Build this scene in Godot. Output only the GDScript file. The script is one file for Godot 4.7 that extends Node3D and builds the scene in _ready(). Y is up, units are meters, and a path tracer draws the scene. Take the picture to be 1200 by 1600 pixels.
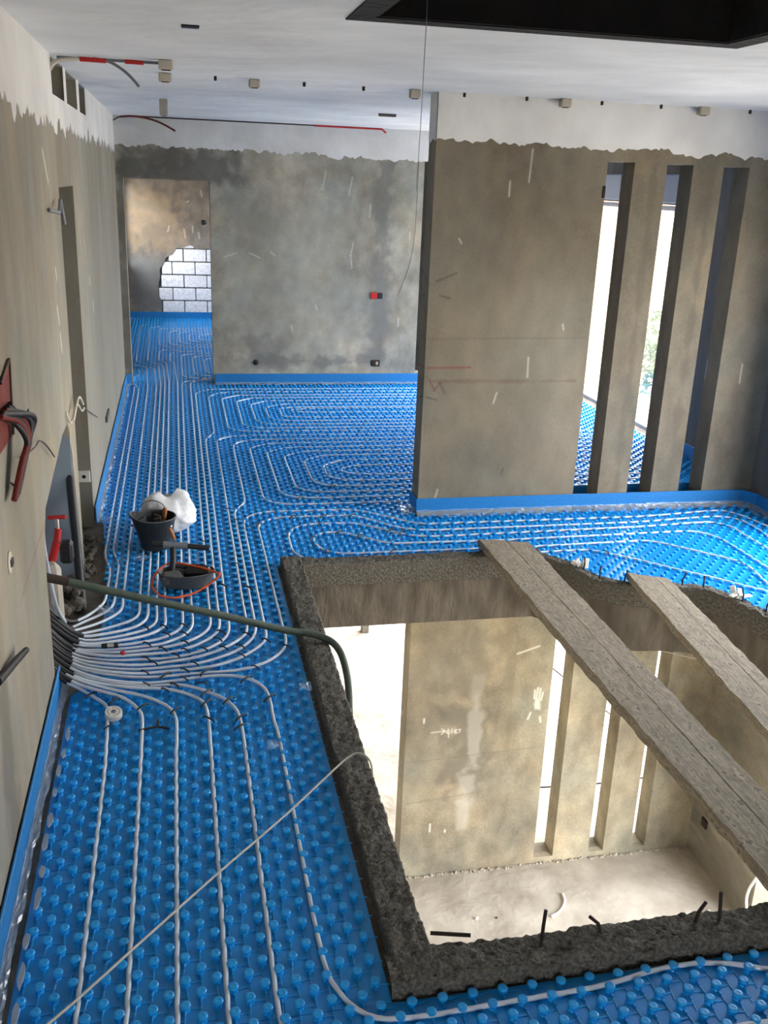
extends Node3D

var names := {}
var M := {}
var rng := RandomNumberGenerator.new()
var rough := FastNoiseLite.new()
var cam: Camera3D

func V(x: float, y: float, z: float) -> Vector3:
	return Vector3(x, y, z)

func _ready() -> void:
	rng.seed = 7
	rough.seed = 3
	rough.frequency = 14.0
	rough.fractal_octaves = 4
	# camera
	cam = Camera3D.new()
	cam.name = "camera"
	cam.fov = 56.14
	cam.near = 0.05
	cam.far = 300.0
	add_child(cam)
	cam.transform = Transform3D(Basis(Vector3.UP, deg_to_rad(-12.456)) * Basis(Vector3.RIGHT, deg_to_rad(-18.966)) * Basis(Vector3.BACK, deg_to_rad(2.274)), V(0, 2.46, 0))
	cam.current = true
	# overcast bright sky: all the light of the place comes in through its openings
	var env := Environment.new()
	var sky := Sky.new()
	var sm := ProceduralSkyMaterial.new()
	sm.sky_top_color = Color(0.95, 0.965, 1.0)
	sm.sky_horizon_color = Color(1.0, 0.99, 0.96)
	sm.ground_bottom_color = Color(0.62, 0.58, 0.52)
	sm.ground_horizon_color = Color(0.9, 0.88, 0.84)
	sm.sky_energy_multiplier = 1.0
	sm.sun_angle_max = 0.1
	sky.sky_material = sm
	env.background_mode = Environment.BG_SKY
	env.sky = sky
	env.background_energy_multiplier = 1.0
	env.tonemap_mode = Environment.TONE_MAPPER_LINEAR
	env.tonemap_exposure = 19.5
	env.sdfgi_enabled = true
	env.ssao_enabled = true
	env.ssil_enabled = true
	var we := WorldEnvironment.new()
	we.name = "world_environment"
	we.environment = env
	add_child(we)
	make_materials()
	build_structure()
	build_floor()
	build_lower_storey()
	build_outside()
	build_strips()
	build_pipes()
	build_pit_things()
	build_left_wall_things()
	build_floor_things()
	build_ceiling_things()
	build_wall_things()

# ------------------------------------------------------------------ naming
func put(n: Node, parent: Node = null) -> Node:
	if parent == null:
		parent = self
		if names.has(n.name):
			names[n.name] += 1
			n.name = "%s_%03d" % [n.name, names[n.name]]
		else:
			names[n.name] = 0
	parent.add_child(n, true)
	return n

func tag(n: Node, label: String, category: String, group := "", kind := "") -> Node:
	if label != "":
		n.set_meta("label", label)
	if category != "":
		n.set_meta("category", category)
	if group != "":
		n.set_meta("group", group)
	if kind != "":
		n.set_meta("kind", kind)
	return n

func obj(called: String, mesh: Mesh, mat: Material, parent: Node = null, at := Vector3.ZERO) -> MeshInstance3D:
	var o := MeshInstance3D.new()
	o.name = called
	o.mesh = mesh
	o.material_override = null
	if mat != null:
		for i in mesh.get_surface_count():
			o.set_surface_override_material(i, mat)
	o.position = at
	put(o, parent)
	return o

func thing(called: String, label: String, category: String, at := Vector3.ZERO, group := "") -> Node3D:
	var o := Node3D.new()
	o.name = called
	o.position = at
	put(o)
	tag(o, label, category, group)
	return o

func struct(called: String, mesh: Mesh, mat: Material, label: String, category := "") -> MeshInstance3D:
	var o := obj(called, mesh, mat)
	tag(o, label, category if category != "" else called.split("_")[0], "", "structure")
	return o

# ------------------------------------------------------------------ mesh helpers
func begin() -> SurfaceTool:
	var st := SurfaceTool.new()
	st.begin(Mesh.PRIMITIVE_TRIANGLES)
	return st

func tri(st: SurfaceTool, a: Vector3, b: Vector3, c: Vector3, out: Vector3, ua := Vector2.ZERO, ub := Vector2.ZERO, uc := Vector2.ZERO) -> void:
	var n := (c - a).cross(b - a)
	if n.length_squared() < 1e-16:
		return
	n = n.normalized()
	if n.dot(out) < 0.0:
		n = -n
		var t := b
		b = c
		c = t
		var tu := ub
		ub = uc
		uc = tu
	st.set_normal(n); st.set_uv(ua); st.add_vertex(a)
	st.set_normal(n); st.set_uv(ub); st.add_vertex(b)
	st.set_normal(n); st.set_uv(uc); st.add_vertex(c)

func quad(st: SurfaceTool, a: Vector3, b: Vector3, c: Vector3, d: Vector3, out: Vector3, uv: Array = []) -> void:
	if uv.is_empty():
		tri(st, a, b, c, out)
		tri(st, a, c, d, out)
	else:
		tri(st, a, b, c, out, uv[0], uv[1], uv[2])
		tri(st, a, c, d, out, uv[0], uv[2], uv[3])

# chamfered box
func rbox(st: SurfaceTool, xf: Transform3D, size: Vector3, c := 0.003) -> void:
	var h := size * 0.5
	c = minf(c, minf(h.x, minf(h.y, h.z)) * 0.9)
	var p := func(sx: float, sy: float, sz: float, ax: int) -> Vector3:
		var q := Vector3(sx * (h.x - (0.0 if ax == 0 else c)), sy * (h.y - (0.0 if ax == 1 else c)), sz * (h.z - (0.0 if ax == 2 else c)))
		return xf * q
	for ax in 3:
		var b := (ax + 1) % 3
		var d := (ax + 2) % 3
		for s: float in [-1.0, 1.0]:
			var pts: Array[Vector3] = []
			for k: Vector2 in [Vector2(-1, -1), Vector2(1, -1), Vector2(1, 1), Vector2(-1, 1)]:
				var sg := Vector3.ZERO
				sg[ax] = s
				sg[b] = k.x
				sg[d] = k.y
				pts.append(p.call(sg.x, sg.y, sg.z, ax))
			var o := Vector3.ZERO
			o[ax] = s
			quad(st, pts[0], pts[1], pts[2], pts[3], xf.basis * o)
	for ax in 3:
		var b := (ax + 1) % 3
		var d := (ax + 2) % 3
		for s: float in [-1.0, 1.0]:
			for t: float in [-1.0, 1.0]:
				var s0 := Vector3.ZERO
				s0[ax] = -1.0
				s0[b] = s
				s0[d] = t
				var s1 := s0
				s1[ax] = 1.0
				var o := Vector3.ZERO
				o[b] = s
				o[d] = t
				quad(st, p.call(s0.x, s0.y, s0.z, b), p.call(s1.x, s1.y, s1.z, b), p.call(s1.x, s1.y, s1.z, d), p.call(s0.x, s0.y, s0.z, d), xf.basis * o)
	for sx: float in [-1.0, 1.0]:
		for sy: float in [-1.0, 1.0]:
			for sz: float in [-1.0, 1.0]:
				tri(st, p.call(sx, sy, sz, 0), p.call(sx, sy, sz, 1), p.call(sx, sy, sz, 2), xf.basis * Vector3(sx, sy, sz))

func box(center: Vector3, size: Vector3, c := 0.003, basis := Basis()) -> ArrayMesh:
	var st := begin()
	rbox(st, Transform3D(basis, center), size, c)
	return st.commit()

# tube along points, smooth
func tube(st: SurfaceTool, pts: PackedVector3Array, r: float, sides := 8, r1 := -1.0) -> void:
	var n := pts.size()
	if n < 2:
		return
	if r1 < 0.0:
		r1 = r
	var up := Vector3.UP
	var rings: Array = []
	var prev_t := Vector3.ZERO
	var nx := Vector3.ZERO
	for i in n:
		var t := (pts[mini(i + 1, n - 1)] - pts[maxi(i - 1, 0)]).normalized()
		if i == 0:
			nx = t.cross(up)
			if nx.length() < 0.05:
				nx = t.cross(Vector3.RIGHT)
			nx = nx.normalized()
		else:
			nx = (nx - t * nx.dot(t)).normalized()
		var ny := t.cross(nx).normalized()
		var rr := lerpf(r, r1, float(i) / (n - 1))
		var ring: Array = []
		for k in sides:
			var a := TAU * k / sides
			var d := nx * cos(a) + ny * sin(a)
			ring.append([pts[i] + d * rr, d])
		rings.append(ring)
	for i in n - 1:
		for k in sides:
			var a: Array = rings[i][k]
			var b: Array = rings[i][(k + 1) % sides]
			var c: Array = rings[i + 1][(k + 1) % sides]
			var d: Array = rings[i + 1][k]
			smooth_quad(st, a, b, c, d)
	for e in 2:
		var ring: Array = rings[0 if e == 0 else n - 1]
		var cen := pts[0 if e == 0 else n - 1]
		var dir := (pts[0] - pts[1]) if e == 0 else (pts[n - 1] - pts[n - 2])
		for k in sides:
			tri(st, cen, ring[k][0], ring[(k + 1) % sides][0], dir)

func smooth_quad(st: SurfaceTool, a: Array, b: Array, c: Array, d: Array) -> void:
	for t: Array in [[a, b, c], [a, c, d]]:
		var p0: Vector3 = t[0][0]
		var p1: Vector3 = t[1][0]
		var p2: Vector3 = t[2][0]
		var n := (p2 - p0).cross(p1 - p0)
		if n.length_squared() < 1e-18:
			continue
		var o: Vector3 = t[0][1] + t[1][1] + t[2][1]
		var order := [0, 1, 2] if n.dot(o) >= 0.0 else [0, 2, 1]
		for k: int in order:
			st.set_normal(t[k][1])
			st.set_uv(Vector2.ZERO)
			st.add_vertex(t[k][0])

func tube_mesh(pts: PackedVector3Array, r: float, sides := 8, r1 := -1.0) -> ArrayMesh:
	var st := begin()
	tube(st, pts, r, sides, r1)
	return st.commit()

# lathe: profile of Vector2(radius, height)
func lathe(st: SurfaceTool, prof: PackedVector2Array, segs: int, xf := Transform3D(), squash := 1.0) -> void:
	var n := prof.size()
	for i in n - 1:
		var a := prof[i]
		var b := prof[i + 1]
		if a.distance_to(b) < 1e-6:
			continue
		var fn := Vector2(b.y - a.y, a.x - b.x).normalized()
		var na := fn
		var nb := fn
		if i > 0 and prof[i - 1].distance_to(a) > 1e-6:
			var d0 := a - prof[i - 1]
			var f0 := Vector2(d0.y, -d0.x).normalized()
			if f0.dot(fn) > 0.55:
				na = (f0 + fn).normalized()
		if i < n - 2 and prof[i + 2].distance_to(b) > 1e-6:
			var d1 := prof[i + 2] - b
			var f1 := Vector2(d1.y, -d1.x).normalized()
			if f1.dot(fn) > 0.55:
				nb = (f1 + fn).normalized()
		for k in segs:
			var t0 := TAU * k / segs
			var t1 := TAU * (k + 1) / segs
			var q: Array = []
			for e: Array in [[a, na, t0], [a, na, t1], [b, nb, t1], [b, nb, t0]]:
				var pr: Vector2 = e[0]
				var nr: Vector2 = e[1]
				var th: float = e[2]
				q.append([xf * V(cos(th) * pr.x, pr.y, sin(th) * pr.x * squash), (xf.basis * V(cos(th) * nr.x, nr.y, sin(th) * nr.x)).normalized()])
			smooth_quad(st, q[0], q[1], q[2], q[3])

# horizontal polygon (x, z) extruded from y0 to y1
func slab(st: SurfaceTool, poly: PackedVector2Array, y0: float, y1: float) -> void:
	var idx := Geometry2D.triangulate_polygon(poly)
	for i in range(0, idx.size(), 3):
		var a := poly[idx[i]]
		var b := poly[idx[i + 1]]
		var c := poly[idx[i + 2]]
		tri(st, V(a.x, y1, a.y), V(b.x, y1, b.y), V(c.x, y1, c.y), Vector3.UP)
		tri(st, V(a.x, y0, a.y), V(b.x, y0, b.y), V(c.x, y0, c.y), Vector3.DOWN)
	var cw := Geometry2D.is_polygon_clockwise(poly)
	for i in poly.size():
		var a := poly[i]
		var b := poly[(i + 1) % poly.size()]
		var d := b - a
		var o := Vector3(d.y, 0, -d.x) * (1.0 if not cw else -1.0)
		quad(st, V(a.x, y0, a.y), V(b.x, y0, b.y), V(b.x, y1, b.y), V(a.x, y1, a.y), o)

# upright polygon: local (s, y) with s along u, extruded by th against n
func prism(st: SurfaceTool, poly: PackedVector2Array, o: Vector3, u: Vector3, n: Vector3, th: float, uvw := Vector2(1, 1)) -> void:
	var f := func(p: Vector2, d: float) -> Vector3:
		return o + u * p.x + Vector3.UP * p.y - n * d
	var g := func(p: Vector2) -> Vector2:
		return Vector2(p.x / uvw.x, 1.0 - p.y / uvw.y)
	var idx := Geometry2D.triangulate_polygon(poly)
	for i in range(0, idx.size(), 3):
		var a := poly[idx[i]]
		var b := poly[idx[i + 1]]
		var c := poly[idx[i + 2]]
		tri(st, f.call(a, 0.0), f.call(b, 0.0), f.call(c, 0.0), n, g.call(a), g.call(b), g.call(c))
		tri(st, f.call(a, th), f.call(b, th), f.call(c, th), -n, g.call(a), g.call(b), g.call(c))
	var cen := Vector2.ZERO
	for p in poly:
		cen += p / poly.size()
	var cw := Geometry2D.is_polygon_clockwise(poly)
	for i in poly.size():
		var a := poly[i]
		var b := poly[(i + 1) % poly.size()]
		var d := b - a
		var on := (u * d.y - Vector3.UP * d.x) * (1.0 if not cw else -1.0)
		quad(st, f.call(a, 0.0), f.call(b, 0.0), f.call(b, th), f.call(a, th), on, [g.call(a), g.call(b), g.call(b), g.call(a)])

# wall with rectangular holes; o lower start of the front face, u along, n towards the room
func wall_st(st: SurfaceTool, o: Vector3, u: Vector3, w: float, h: float, n: Vector3, th: float, holes: Array) -> void:
	var xs := [0.0, w]
	var ys := [0.0, h]
	for r: Rect2 in holes:
		xs.append_array([clampf(r.position.x, 0, w), clampf(r.end.x, 0, w)])
		ys.append_array([clampf(r.position.y, 0, h), clampf(r.end.y, 0, h)])
	xs.sort()
	ys.sort()
	var solid := func(x: float, y: float) -> bool:
		if x < 0.0 or x > w or y < 0.0 or y > h:
			return false
		for r: Rect2 in holes:
			if r.has_point(Vector2(x, y)):
				return false
		return true
	var p := func(x: float, y: float, d: float) -> Vector3:
		return o + u * x + Vector3.UP * y - n * d
	var uv := func(x: float, y: float) -> Vector2:
		return Vector2(x / w, 1.0 - y / h)
	for i in xs.size() - 1:
		for j in ys.size() - 1:
			var x0: float = xs[i]
			var x1: float = xs[i + 1]
			var y0: float = ys[j]
			var y1: float = ys[j + 1]
			if x1 - x0 < 1e-5 or y1 - y0 < 1e-5:
				continue
			var mx := (x0 + x1) * 0.5
			var my := (y0 + y1) * 0.5
			if not solid.call(mx, my):
				continue
			var q := [uv.call(x0, y0), uv.call(x1, y0), uv.call(x1, y1), uv.call(x0, y1)]
			quad(st, p.call(x0, y0, 0.0), p.call(x1, y0, 0.0), p.call(x1, y1, 0.0), p.call(x0, y1, 0.0), n, q)
			quad(st, p.call(x0, y0, th), p.call(x1, y0, th), p.call(x1, y1, th), p.call(x0, y1, th), -n, q)
			if not solid.call(x0 - 1e-3, my):
				quad(st, p.call(x0, y0, 0.0), p.call(x0, y1, 0.0), p.call(x0, y1, th), p.call(x0, y0, th), -u, [uv.call(x0, y0), uv.call(x0, y1), uv.call(x0 + th, y1), uv.call(x0 + th, y0)])
			if not solid.call(x1 + 1e-3, my):
				quad(st, p.call(x1, y0, 0.0), p.call(x1, y1, 0.0), p.call(x1, y1, th), p.call(x1, y0, th), u, [uv.call(x1, y0), uv.call(x1, y1), uv.call(x1 - th, y1), uv.call(x1 - th, y0)])
			if not solid.call(mx, y0 - 1e-3):
				quad(st, p.call(x0, y0, 0.0), p.call(x1, y0, 0.0), p.call(x1, y0, th), p.call(x0, y0, th), Vector3.DOWN, [uv.call(x0, y0), uv.call(x1, y0), uv.call(x1, y0 + th), uv.call(x0, y0 + th)])
			if not solid.call(mx, y1 + 1e-3):
				quad(st, p.call(x0, y1, 0.0), p.call(x1, y1, 0.0), p.call(x1, y1, th), p.call(x0, y1, th), Vector3.UP, [uv.call(x0, y1), uv.call(x1, y1), uv.call(x1, y1 - th), uv.call(x0, y1 - th)])

func wall(o: Vector3, u: Vector3, w: float, h: float, n: Vector3, th: float, holes: Array = []) -> ArrayMesh:
	var st := begin()
	wall_st(st, o, u, w, h, n, th, holes)
	return st.commit()

# white upper coat with a ragged lower edge, a thin layer on the wall
func coat(parent: Node, o: Vector3, u: Vector3, w: float, n: Vector3, low0: float, low1: float, high: float, amp: float, seed_: int, skip: Array = []) -> void:
	var st := begin()
	var nz := FastNoiseLite.new()
	nz.seed = seed_
	nz.frequency = 1.0
	nz.fractal_octaves = 3
	var step := 0.02
	var count := int(w / step)
	var th := 0.004
	var lows: Array = []
	for i in count + 1:
		var x := w * i / count
		lows.append(lerpf(low0, low1, x / w) + amp * (nz.get_noise_1d(x * 2.2) * 1.2 + 0.8 * nz.get_noise_1d(x * 9.0 + 50.0) + 0.35 * nz.get_noise_1d(x * 30.0 + 90.0)))
	for i in count:
		var x0 := w * i / count
		var x1 := w * (i + 1) / count
		var mid := (x0 + x1) * 0.5
		var spans := [[lows[i], lows[i + 1], high]]
		for r: Rect2 in skip:
			if mid > r.position.x and mid < r.end.x:
				spans = [[lows[i], lows[i + 1], r.position.y]]
				if r.end.y < high - 0.01:
					spans.append([r.end.y, r.end.y, high])
		for s: Array in spans:
			var a := o + u * x0 + Vector3.UP * float(s[0]) + n * th
			var b := o + u * x1 + Vector3.UP * float(s[1]) + n * th
			var c := o + u * x1 + Vector3.UP * float(s[2]) + n * th
			var d := o + u * x0 + Vector3.UP * float(s[2]) + n * th
			quad(st, a, b, c, d, n)
			quad(st, a, b, b - n * th, a - n * th, Vector3.DOWN)
	obj("plaster_coat", st.commit(), M.white, parent)

func spline(pts: PackedVector3Array, sub: int) -> PackedVector3Array:
	var r := PackedVector3Array()
	var n := pts.size()
	for i in n - 1:
		for k in sub:
			r.append(pts[i].cubic_interpolate(pts[i + 1], pts[maxi(i - 1, 0)], pts[mini(i + 2, n - 1)], float(k) / sub))
	r.append(pts[n - 1])
	return r

# polyline with rounded corners, resampled
func rounded(pts: PackedVector3Array, cut: float, step := 0.05) -> PackedVector3Array:
	var r := PackedVector3Array([pts[0]])
	for i in range(1, pts.size() - 1):
		var a := pts[i - 1]
		var b := pts[i]
		var c := pts[i + 1]
		var ca := minf(cut, a.distance_to(b) * 0.5)
		var cc := minf(cut, b.distance_to(c) * 0.5)
		var p := b + (a - b).normalized() * ca
		var q := b + (c - b).normalized() * cc
		for k in 5:
			var t := k / 4.0
			r.append(p.lerp(b, t).lerp(b.lerp(q, t), t))
	r.append(pts[pts.size() - 1])
	var out := PackedVector3Array([r[0]])
	for i in range(1, r.size()):
		var d := r[i - 1].distance_to(r[i])
		if d < 1e-4:
			continue
		var n := maxi(1, int(d / step))
		for k in n:
			out.append(r[i - 1].lerp(r[i], (k + 1.0) / n))
	return out

# ------------------------------------------------------------------ materials
func std(c: Color, roughness := 0.8, metallic := 0.0) -> StandardMaterial3D:
	var m := StandardMaterial3D.new()
	m.albedo_color = c
	m.roughness = roughness
	m.metallic = metallic
	return m

func noise_tex(seed_: int, freq: float, c0: Color, c1: Color, oct := 5, as_normal := false, bump := 3.0, kind := FastNoiseLite.TYPE_SIMPLEX_SMOOTH, size := 512) -> NoiseTexture2D:
	var f := FastNoiseLite.new()
	f.seed = seed_
	f.noise_type = kind
	f.frequency = freq
	f.fractal_octaves = oct
	var t := NoiseTexture2D.new()
	t.width = size
	t.height = size
	t.seamless = true
	t.noise = f
	if as_normal:
		t.as_normal_map = true
		t.bump_strength = bump
	else:
		var g := Gradient.new()
		g.set_color(0, c0)
		g.set_color(1, c1)
		t.color_ramp = g
	return t

func tri_mat(c0: Color, c1: Color, scale: float, roughness: float, seed_: int, freq := 0.012, bump := 2.0, bump_freq := 0.05, stretch := Vector3.ONE, world := true) -> StandardMaterial3D:
	var m := StandardMaterial3D.new()
	m.roughness = roughness
	m.albedo_texture = noise_tex(seed_, freq, c0, c1)
	m.normal_enabled = true
	m.normal_texture = noise_tex(seed_ + 1, bump_freq, c0, c1, 4, true, bump)
	m.uv1_triplanar = true
	m.uv1_world_triplanar = world
	m.uv1_scale = stretch * scale
	return m

func cement(w: float, h: float, ppm: float, seed_: int, base: Color, vert: float, marks: Array, contrast := 1.0) -> StandardMaterial3D:
	var W := int(w * ppm)
	var H := int(h * ppm)
	var a := FastNoiseLite.new()
	a.seed = seed_
	a.frequency = 1.0
	a.fractal_octaves = 4
	var data := PackedFloat32Array()
	data.resize(W * H * 3)
	var i := 0
	for y in H:
		var my := (H - y) / ppm
		for x in W:
			var mx := x / ppm
			var n := a.get_noise_2d(mx * 0.9, my * 0.9 * vert + 31.0) * 0.34 + a.get_noise_2d(mx * 5.0 + 70.0, my * 5.0 * vert) * 0.16 + a.get_noise_2d(mx * 38.0, my * 30.0 + 9.0) * 0.10
			var k := 1.0 + n * contrast
			var warm := a.get_noise_2d(mx * 1.3 + 200.0, my * 1.3) * 0.05
			data[i] = base.r * k * (1.0 + warm)
			data[i + 1] = base.g * k
			data[i + 2] = base.b * k * (1.0 - warm)
			i += 3
	for m: Array in marks:
		var x0: float = m[1]
		var y0: float = m[2]
		var x1: float = m[3]
		var y1: float = m[4]
		var c: Color = m[5]
		var al: float = m[6]
		var soft: float = m[7]
		var pad := soft * 2.0 + 0.02
		for y in range(maxi(0, int(H - (maxf(y0, y1) + pad) * ppm)), mini(H, int(H - (minf(y0, y1) - pad) * ppm) + 1)):
			for x in range(maxi(0, int((minf(x0, x1) - pad) * ppm)), mini(W, int((maxf(x0, x1) + pad) * ppm) + 1)):
				var p := Vector2(x / ppm, (H - y) / ppm)
				var d: float
				if m[0] == "r":
					var wob := a.get_noise_2d(p.x * 4.0 + 11.0, p.y * 4.0) * soft * 1.4
					var dx := maxf(x0 - p.x, p.x - x1)
					var dy := maxf(y0 - p.y, p.y - y1)
					d = (maxf(dx, dy) + wob) / soft
				else:
					var q := Geometry2D.get_closest_point_to_segment(p, Vector2(x0, y0), Vector2(x1, y1))
					d = (p.distance_to(q) - soft) / (1.2 / ppm)
				var t := al * clampf(0.5 - d, 0.0, 1.0)
				if t <= 0.0:
					continue
				var o := (y * W + x) * 3
				data[o] = lerpf(data[o], c.r, t)
				data[o + 1] = lerpf(data[o + 1], c.g, t)
				data[o + 2] = lerpf(data[o + 2], c.b, t)
	var bytes := PackedByteArray()
	bytes.resize(data.size())
	for k in data.size():
		bytes[k] = int(clampf(data[k], 0.0, 1.0) * 255.0)
	var img := Image.create_from_data(W, H, false, Image.FORMAT_RGB8, bytes)
	var mt := StandardMaterial3D.new()
	mt.albedo_texture = ImageTexture.create_from_image(img)
	mt.roughness = 0.92
	mt.texture_repeat = true
	return mt

func make_materials() -> void:
	M.white = tri_mat(Color(0.80, 0.79, 0.775), Color(0.90, 0.895, 0.88), 0.35, 0.9, 11, 0.008, 1.0, 0.03)
	M.ceiling = tri_mat(Color(0.82, 0.82, 0.82), Color(0.93, 0.93, 0.925), 0.16, 0.95, 21, 0.009, 1.0, 0.03, V(1.0, 1.0, 1.4))
	M.concrete = tri_mat(Color(0.36, 0.335, 0.30), Color(0.56, 0.53, 0.48), 0.5, 0.92, 31, 0.012, 2.0)
	M.formed = tri_mat(Color(0.31, 0.285, 0.25), Color(0.46, 0.43, 0.385), 0.5, 0.9, 41, 0.014, 2.0, 0.05, V(2.2, 0.7, 2.2))
	M.rim = tri_mat(Color(0.22, 0.21, 0.19), Color(0.52, 0.50, 0.455), 3.0, 0.96, 51, 0.03, 8.0, 0.06)
	M.shaft_shade = tri_mat(Color(0.09, 0.085, 0.085), Color(0.14, 0.135, 0.135), 0.5, 0.95, 61)  # darkness of the unlit stairwell put into the colour of its faces
	M.lower = tri_mat(Color(0.62, 0.58, 0.52), Color(0.80, 0.77, 0.71), 0.35, 0.9, 71, 0.010, 1.0)
	M.outside = tri_mat(Color(0.70, 0.66, 0.58), Color(0.84, 0.80, 0.72), 0.2, 0.9, 81)
	M.nub = std(Color(0.05, 0.60, 0.89), 0.30)
	M.panel = std(Color(0.03, 0.53, 0.81), 0.34)
	M.strip = tri_mat(Color(0.02, 0.41, 0.66), Color(0.05, 0.47, 0.72), 3.0, 0.55, 91, 0.02, 1.0)
	M.film = std(Color(0.75, 0.86, 0.96, 0.22), 0.22)
	M.film.transparency = BaseMaterial3D.TRANSPARENCY_ALPHA
	M.scrap = std(Color(0.55, 0.60, 0.65), 0.6)
	M.pipe = std(Color(0.77, 0.80, 0.835), 0.34)
	M.pipe.subsurf_scatter_enabled = true
	M.pipe.subsurf_scatter_strength = 0.1
	M.black = std(Color(0.045, 0.05, 0.065), 0.5)
	M.rubber = std(Color(0.07, 0.075, 0.085), 0.55)
	M.hose = tri_mat(Color(0.16, 0.22, 0.19), Color(0.30, 0.33, 0.26), 3.0, 0.55, 101, 0.02, 1.0)
	M.steel = std(Color(0.75, 0.73, 0.70), 0.28, 1.0)
	M.rust = tri_mat(Color(0.11, 0.08, 0.065), Color(0.24, 0.17, 0.13), 8.0, 0.9, 111)
	M.red = std(Color(0.72, 0.09, 0.09), 0.45)
	M.darkred = tri_mat(Color(0.36, 0.09, 0.06), Color(0.48, 0.14, 0.09), 2.0, 0.8, 121)
	M.orange = std(Color(0.83, 0.33, 0.13), 0.5)
	M.wire = std(Color(0.78, 0.76, 0.70), 0.5)
	M.brownwire = std(Color(0.22, 0.13, 0.10), 0.5)
	M.grey = std(Color(0.44, 0.46, 0.48), 0.5)
	M.greyplate = std(Color(0.52, 0.56, 0.60), 0.55)
	M.offwhite = std(Color(0.84, 0.83, 0.79), 0.5)
	M.bag = std(Color(0.93, 0.93, 0.93), 0.38)
	M.bag.backlight_enabled = true
	M.bag.backlight = Color(0.35, 0.35, 0.35)
	M.bucket = tri_mat(Color(0.07, 0.08, 0.095), Color(0.20, 0.22, 0.24), 3.0, 0.5, 131, 0.02, 1.0)
	M.tray = tri_mat(Color(0.26, 0.275, 0.28), Color(0.42, 0.435, 0.44), 4.0, 0.7, 141, 0.02, 1.0)
	M.handle = std(Color(0.62, 0.38, 0.20), 0.5)
	M.block = tri_mat(Color(0.74, 0.75, 0.77), Color(0.90, 0.90, 0.91), 1.2, 0.95, 151, 0.02, 2.0)
	M.mortar = tri_mat(Color(0.30, 0.31, 0.32), Color(0.46, 0.46, 0.46), 2.0, 0.95, 161)
	M.frame = std(Color(0.70, 0.71, 0.72), 0.5)
	M.glass = std(Color(0.9, 0.95, 1.0, 0.06), 0.02)
	M.glass.transparency = BaseMaterial3D.TRANSPARENCY_ALPHA
	M.leaf = tri_mat(Color(0.16, 0.27, 0.09), Color(0.32, 0.44, 0.16), 3.0, 0.6, 171)
	M.bark = std(Color(0.28, 0.22, 0.17), 0.9)
	M.gravel = tri_mat(Color(0.22, 0.205, 0.19), Color(0.46, 0.43, 0.39), 4.0, 0.95, 181, 0.03, 7.0)
	# weathered board: grain along the board
	var gn := FastNoiseLite.new()
	gn.seed = 5
	gn.frequency = 1.0
	gn.fractal_octaves = 4
	var img := Image.create(1024, 128, false, Image.FORMAT_RGB8)
	var hm := Image.create(1024, 128, false, Image.FORMAT_RGB8)
	for y in 128:
		for x in 1024:
			var g := gn.get_noise_2d(x * 0.006, y * 0.12 + 1.2 * gn.get_noise_2d(x * 0.01, 5.0))
			var s := gn.get_noise_2d(x * 0.03 + 40.0, y * 0.05)
			var k := 0.52 + g * 0.07 + s * 0.10 + 0.05 * gn.get_noise_2d(x * 0.02, y * 0.6 + 90.0)
			if s > 0.42:
				k *= 0.7
			var c := Color(k, k * 0.925, k * 0.79)
			img.set_pixel(x, y, c)
			hm.set_pixel(x, y, Color(0.5 + g * 0.5, 0.5 + g * 0.5, 0.5 + g * 0.5))
	hm.bump_map_to_normal_map(0.6)
	M.board = StandardMaterial3D.new()
	M.board.albedo_texture = ImageTexture.create_from_image(img)
	M.board.normal_enabled = true
	M.board.normal_texture = ImageTexture.create_from_image(hm)
	M.board.roughness = 0.9

# ------------------------------------------------------------------ upper storey shell
const CEIL := 3.05

func strokes(list: Array, c: Color, al: float, wd: float) -> Array:
	var r := []
	for s: Array in list:
		r.append(["l", s[0], s[1], s[2], s[3], c, al, wd])
	return r

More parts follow.
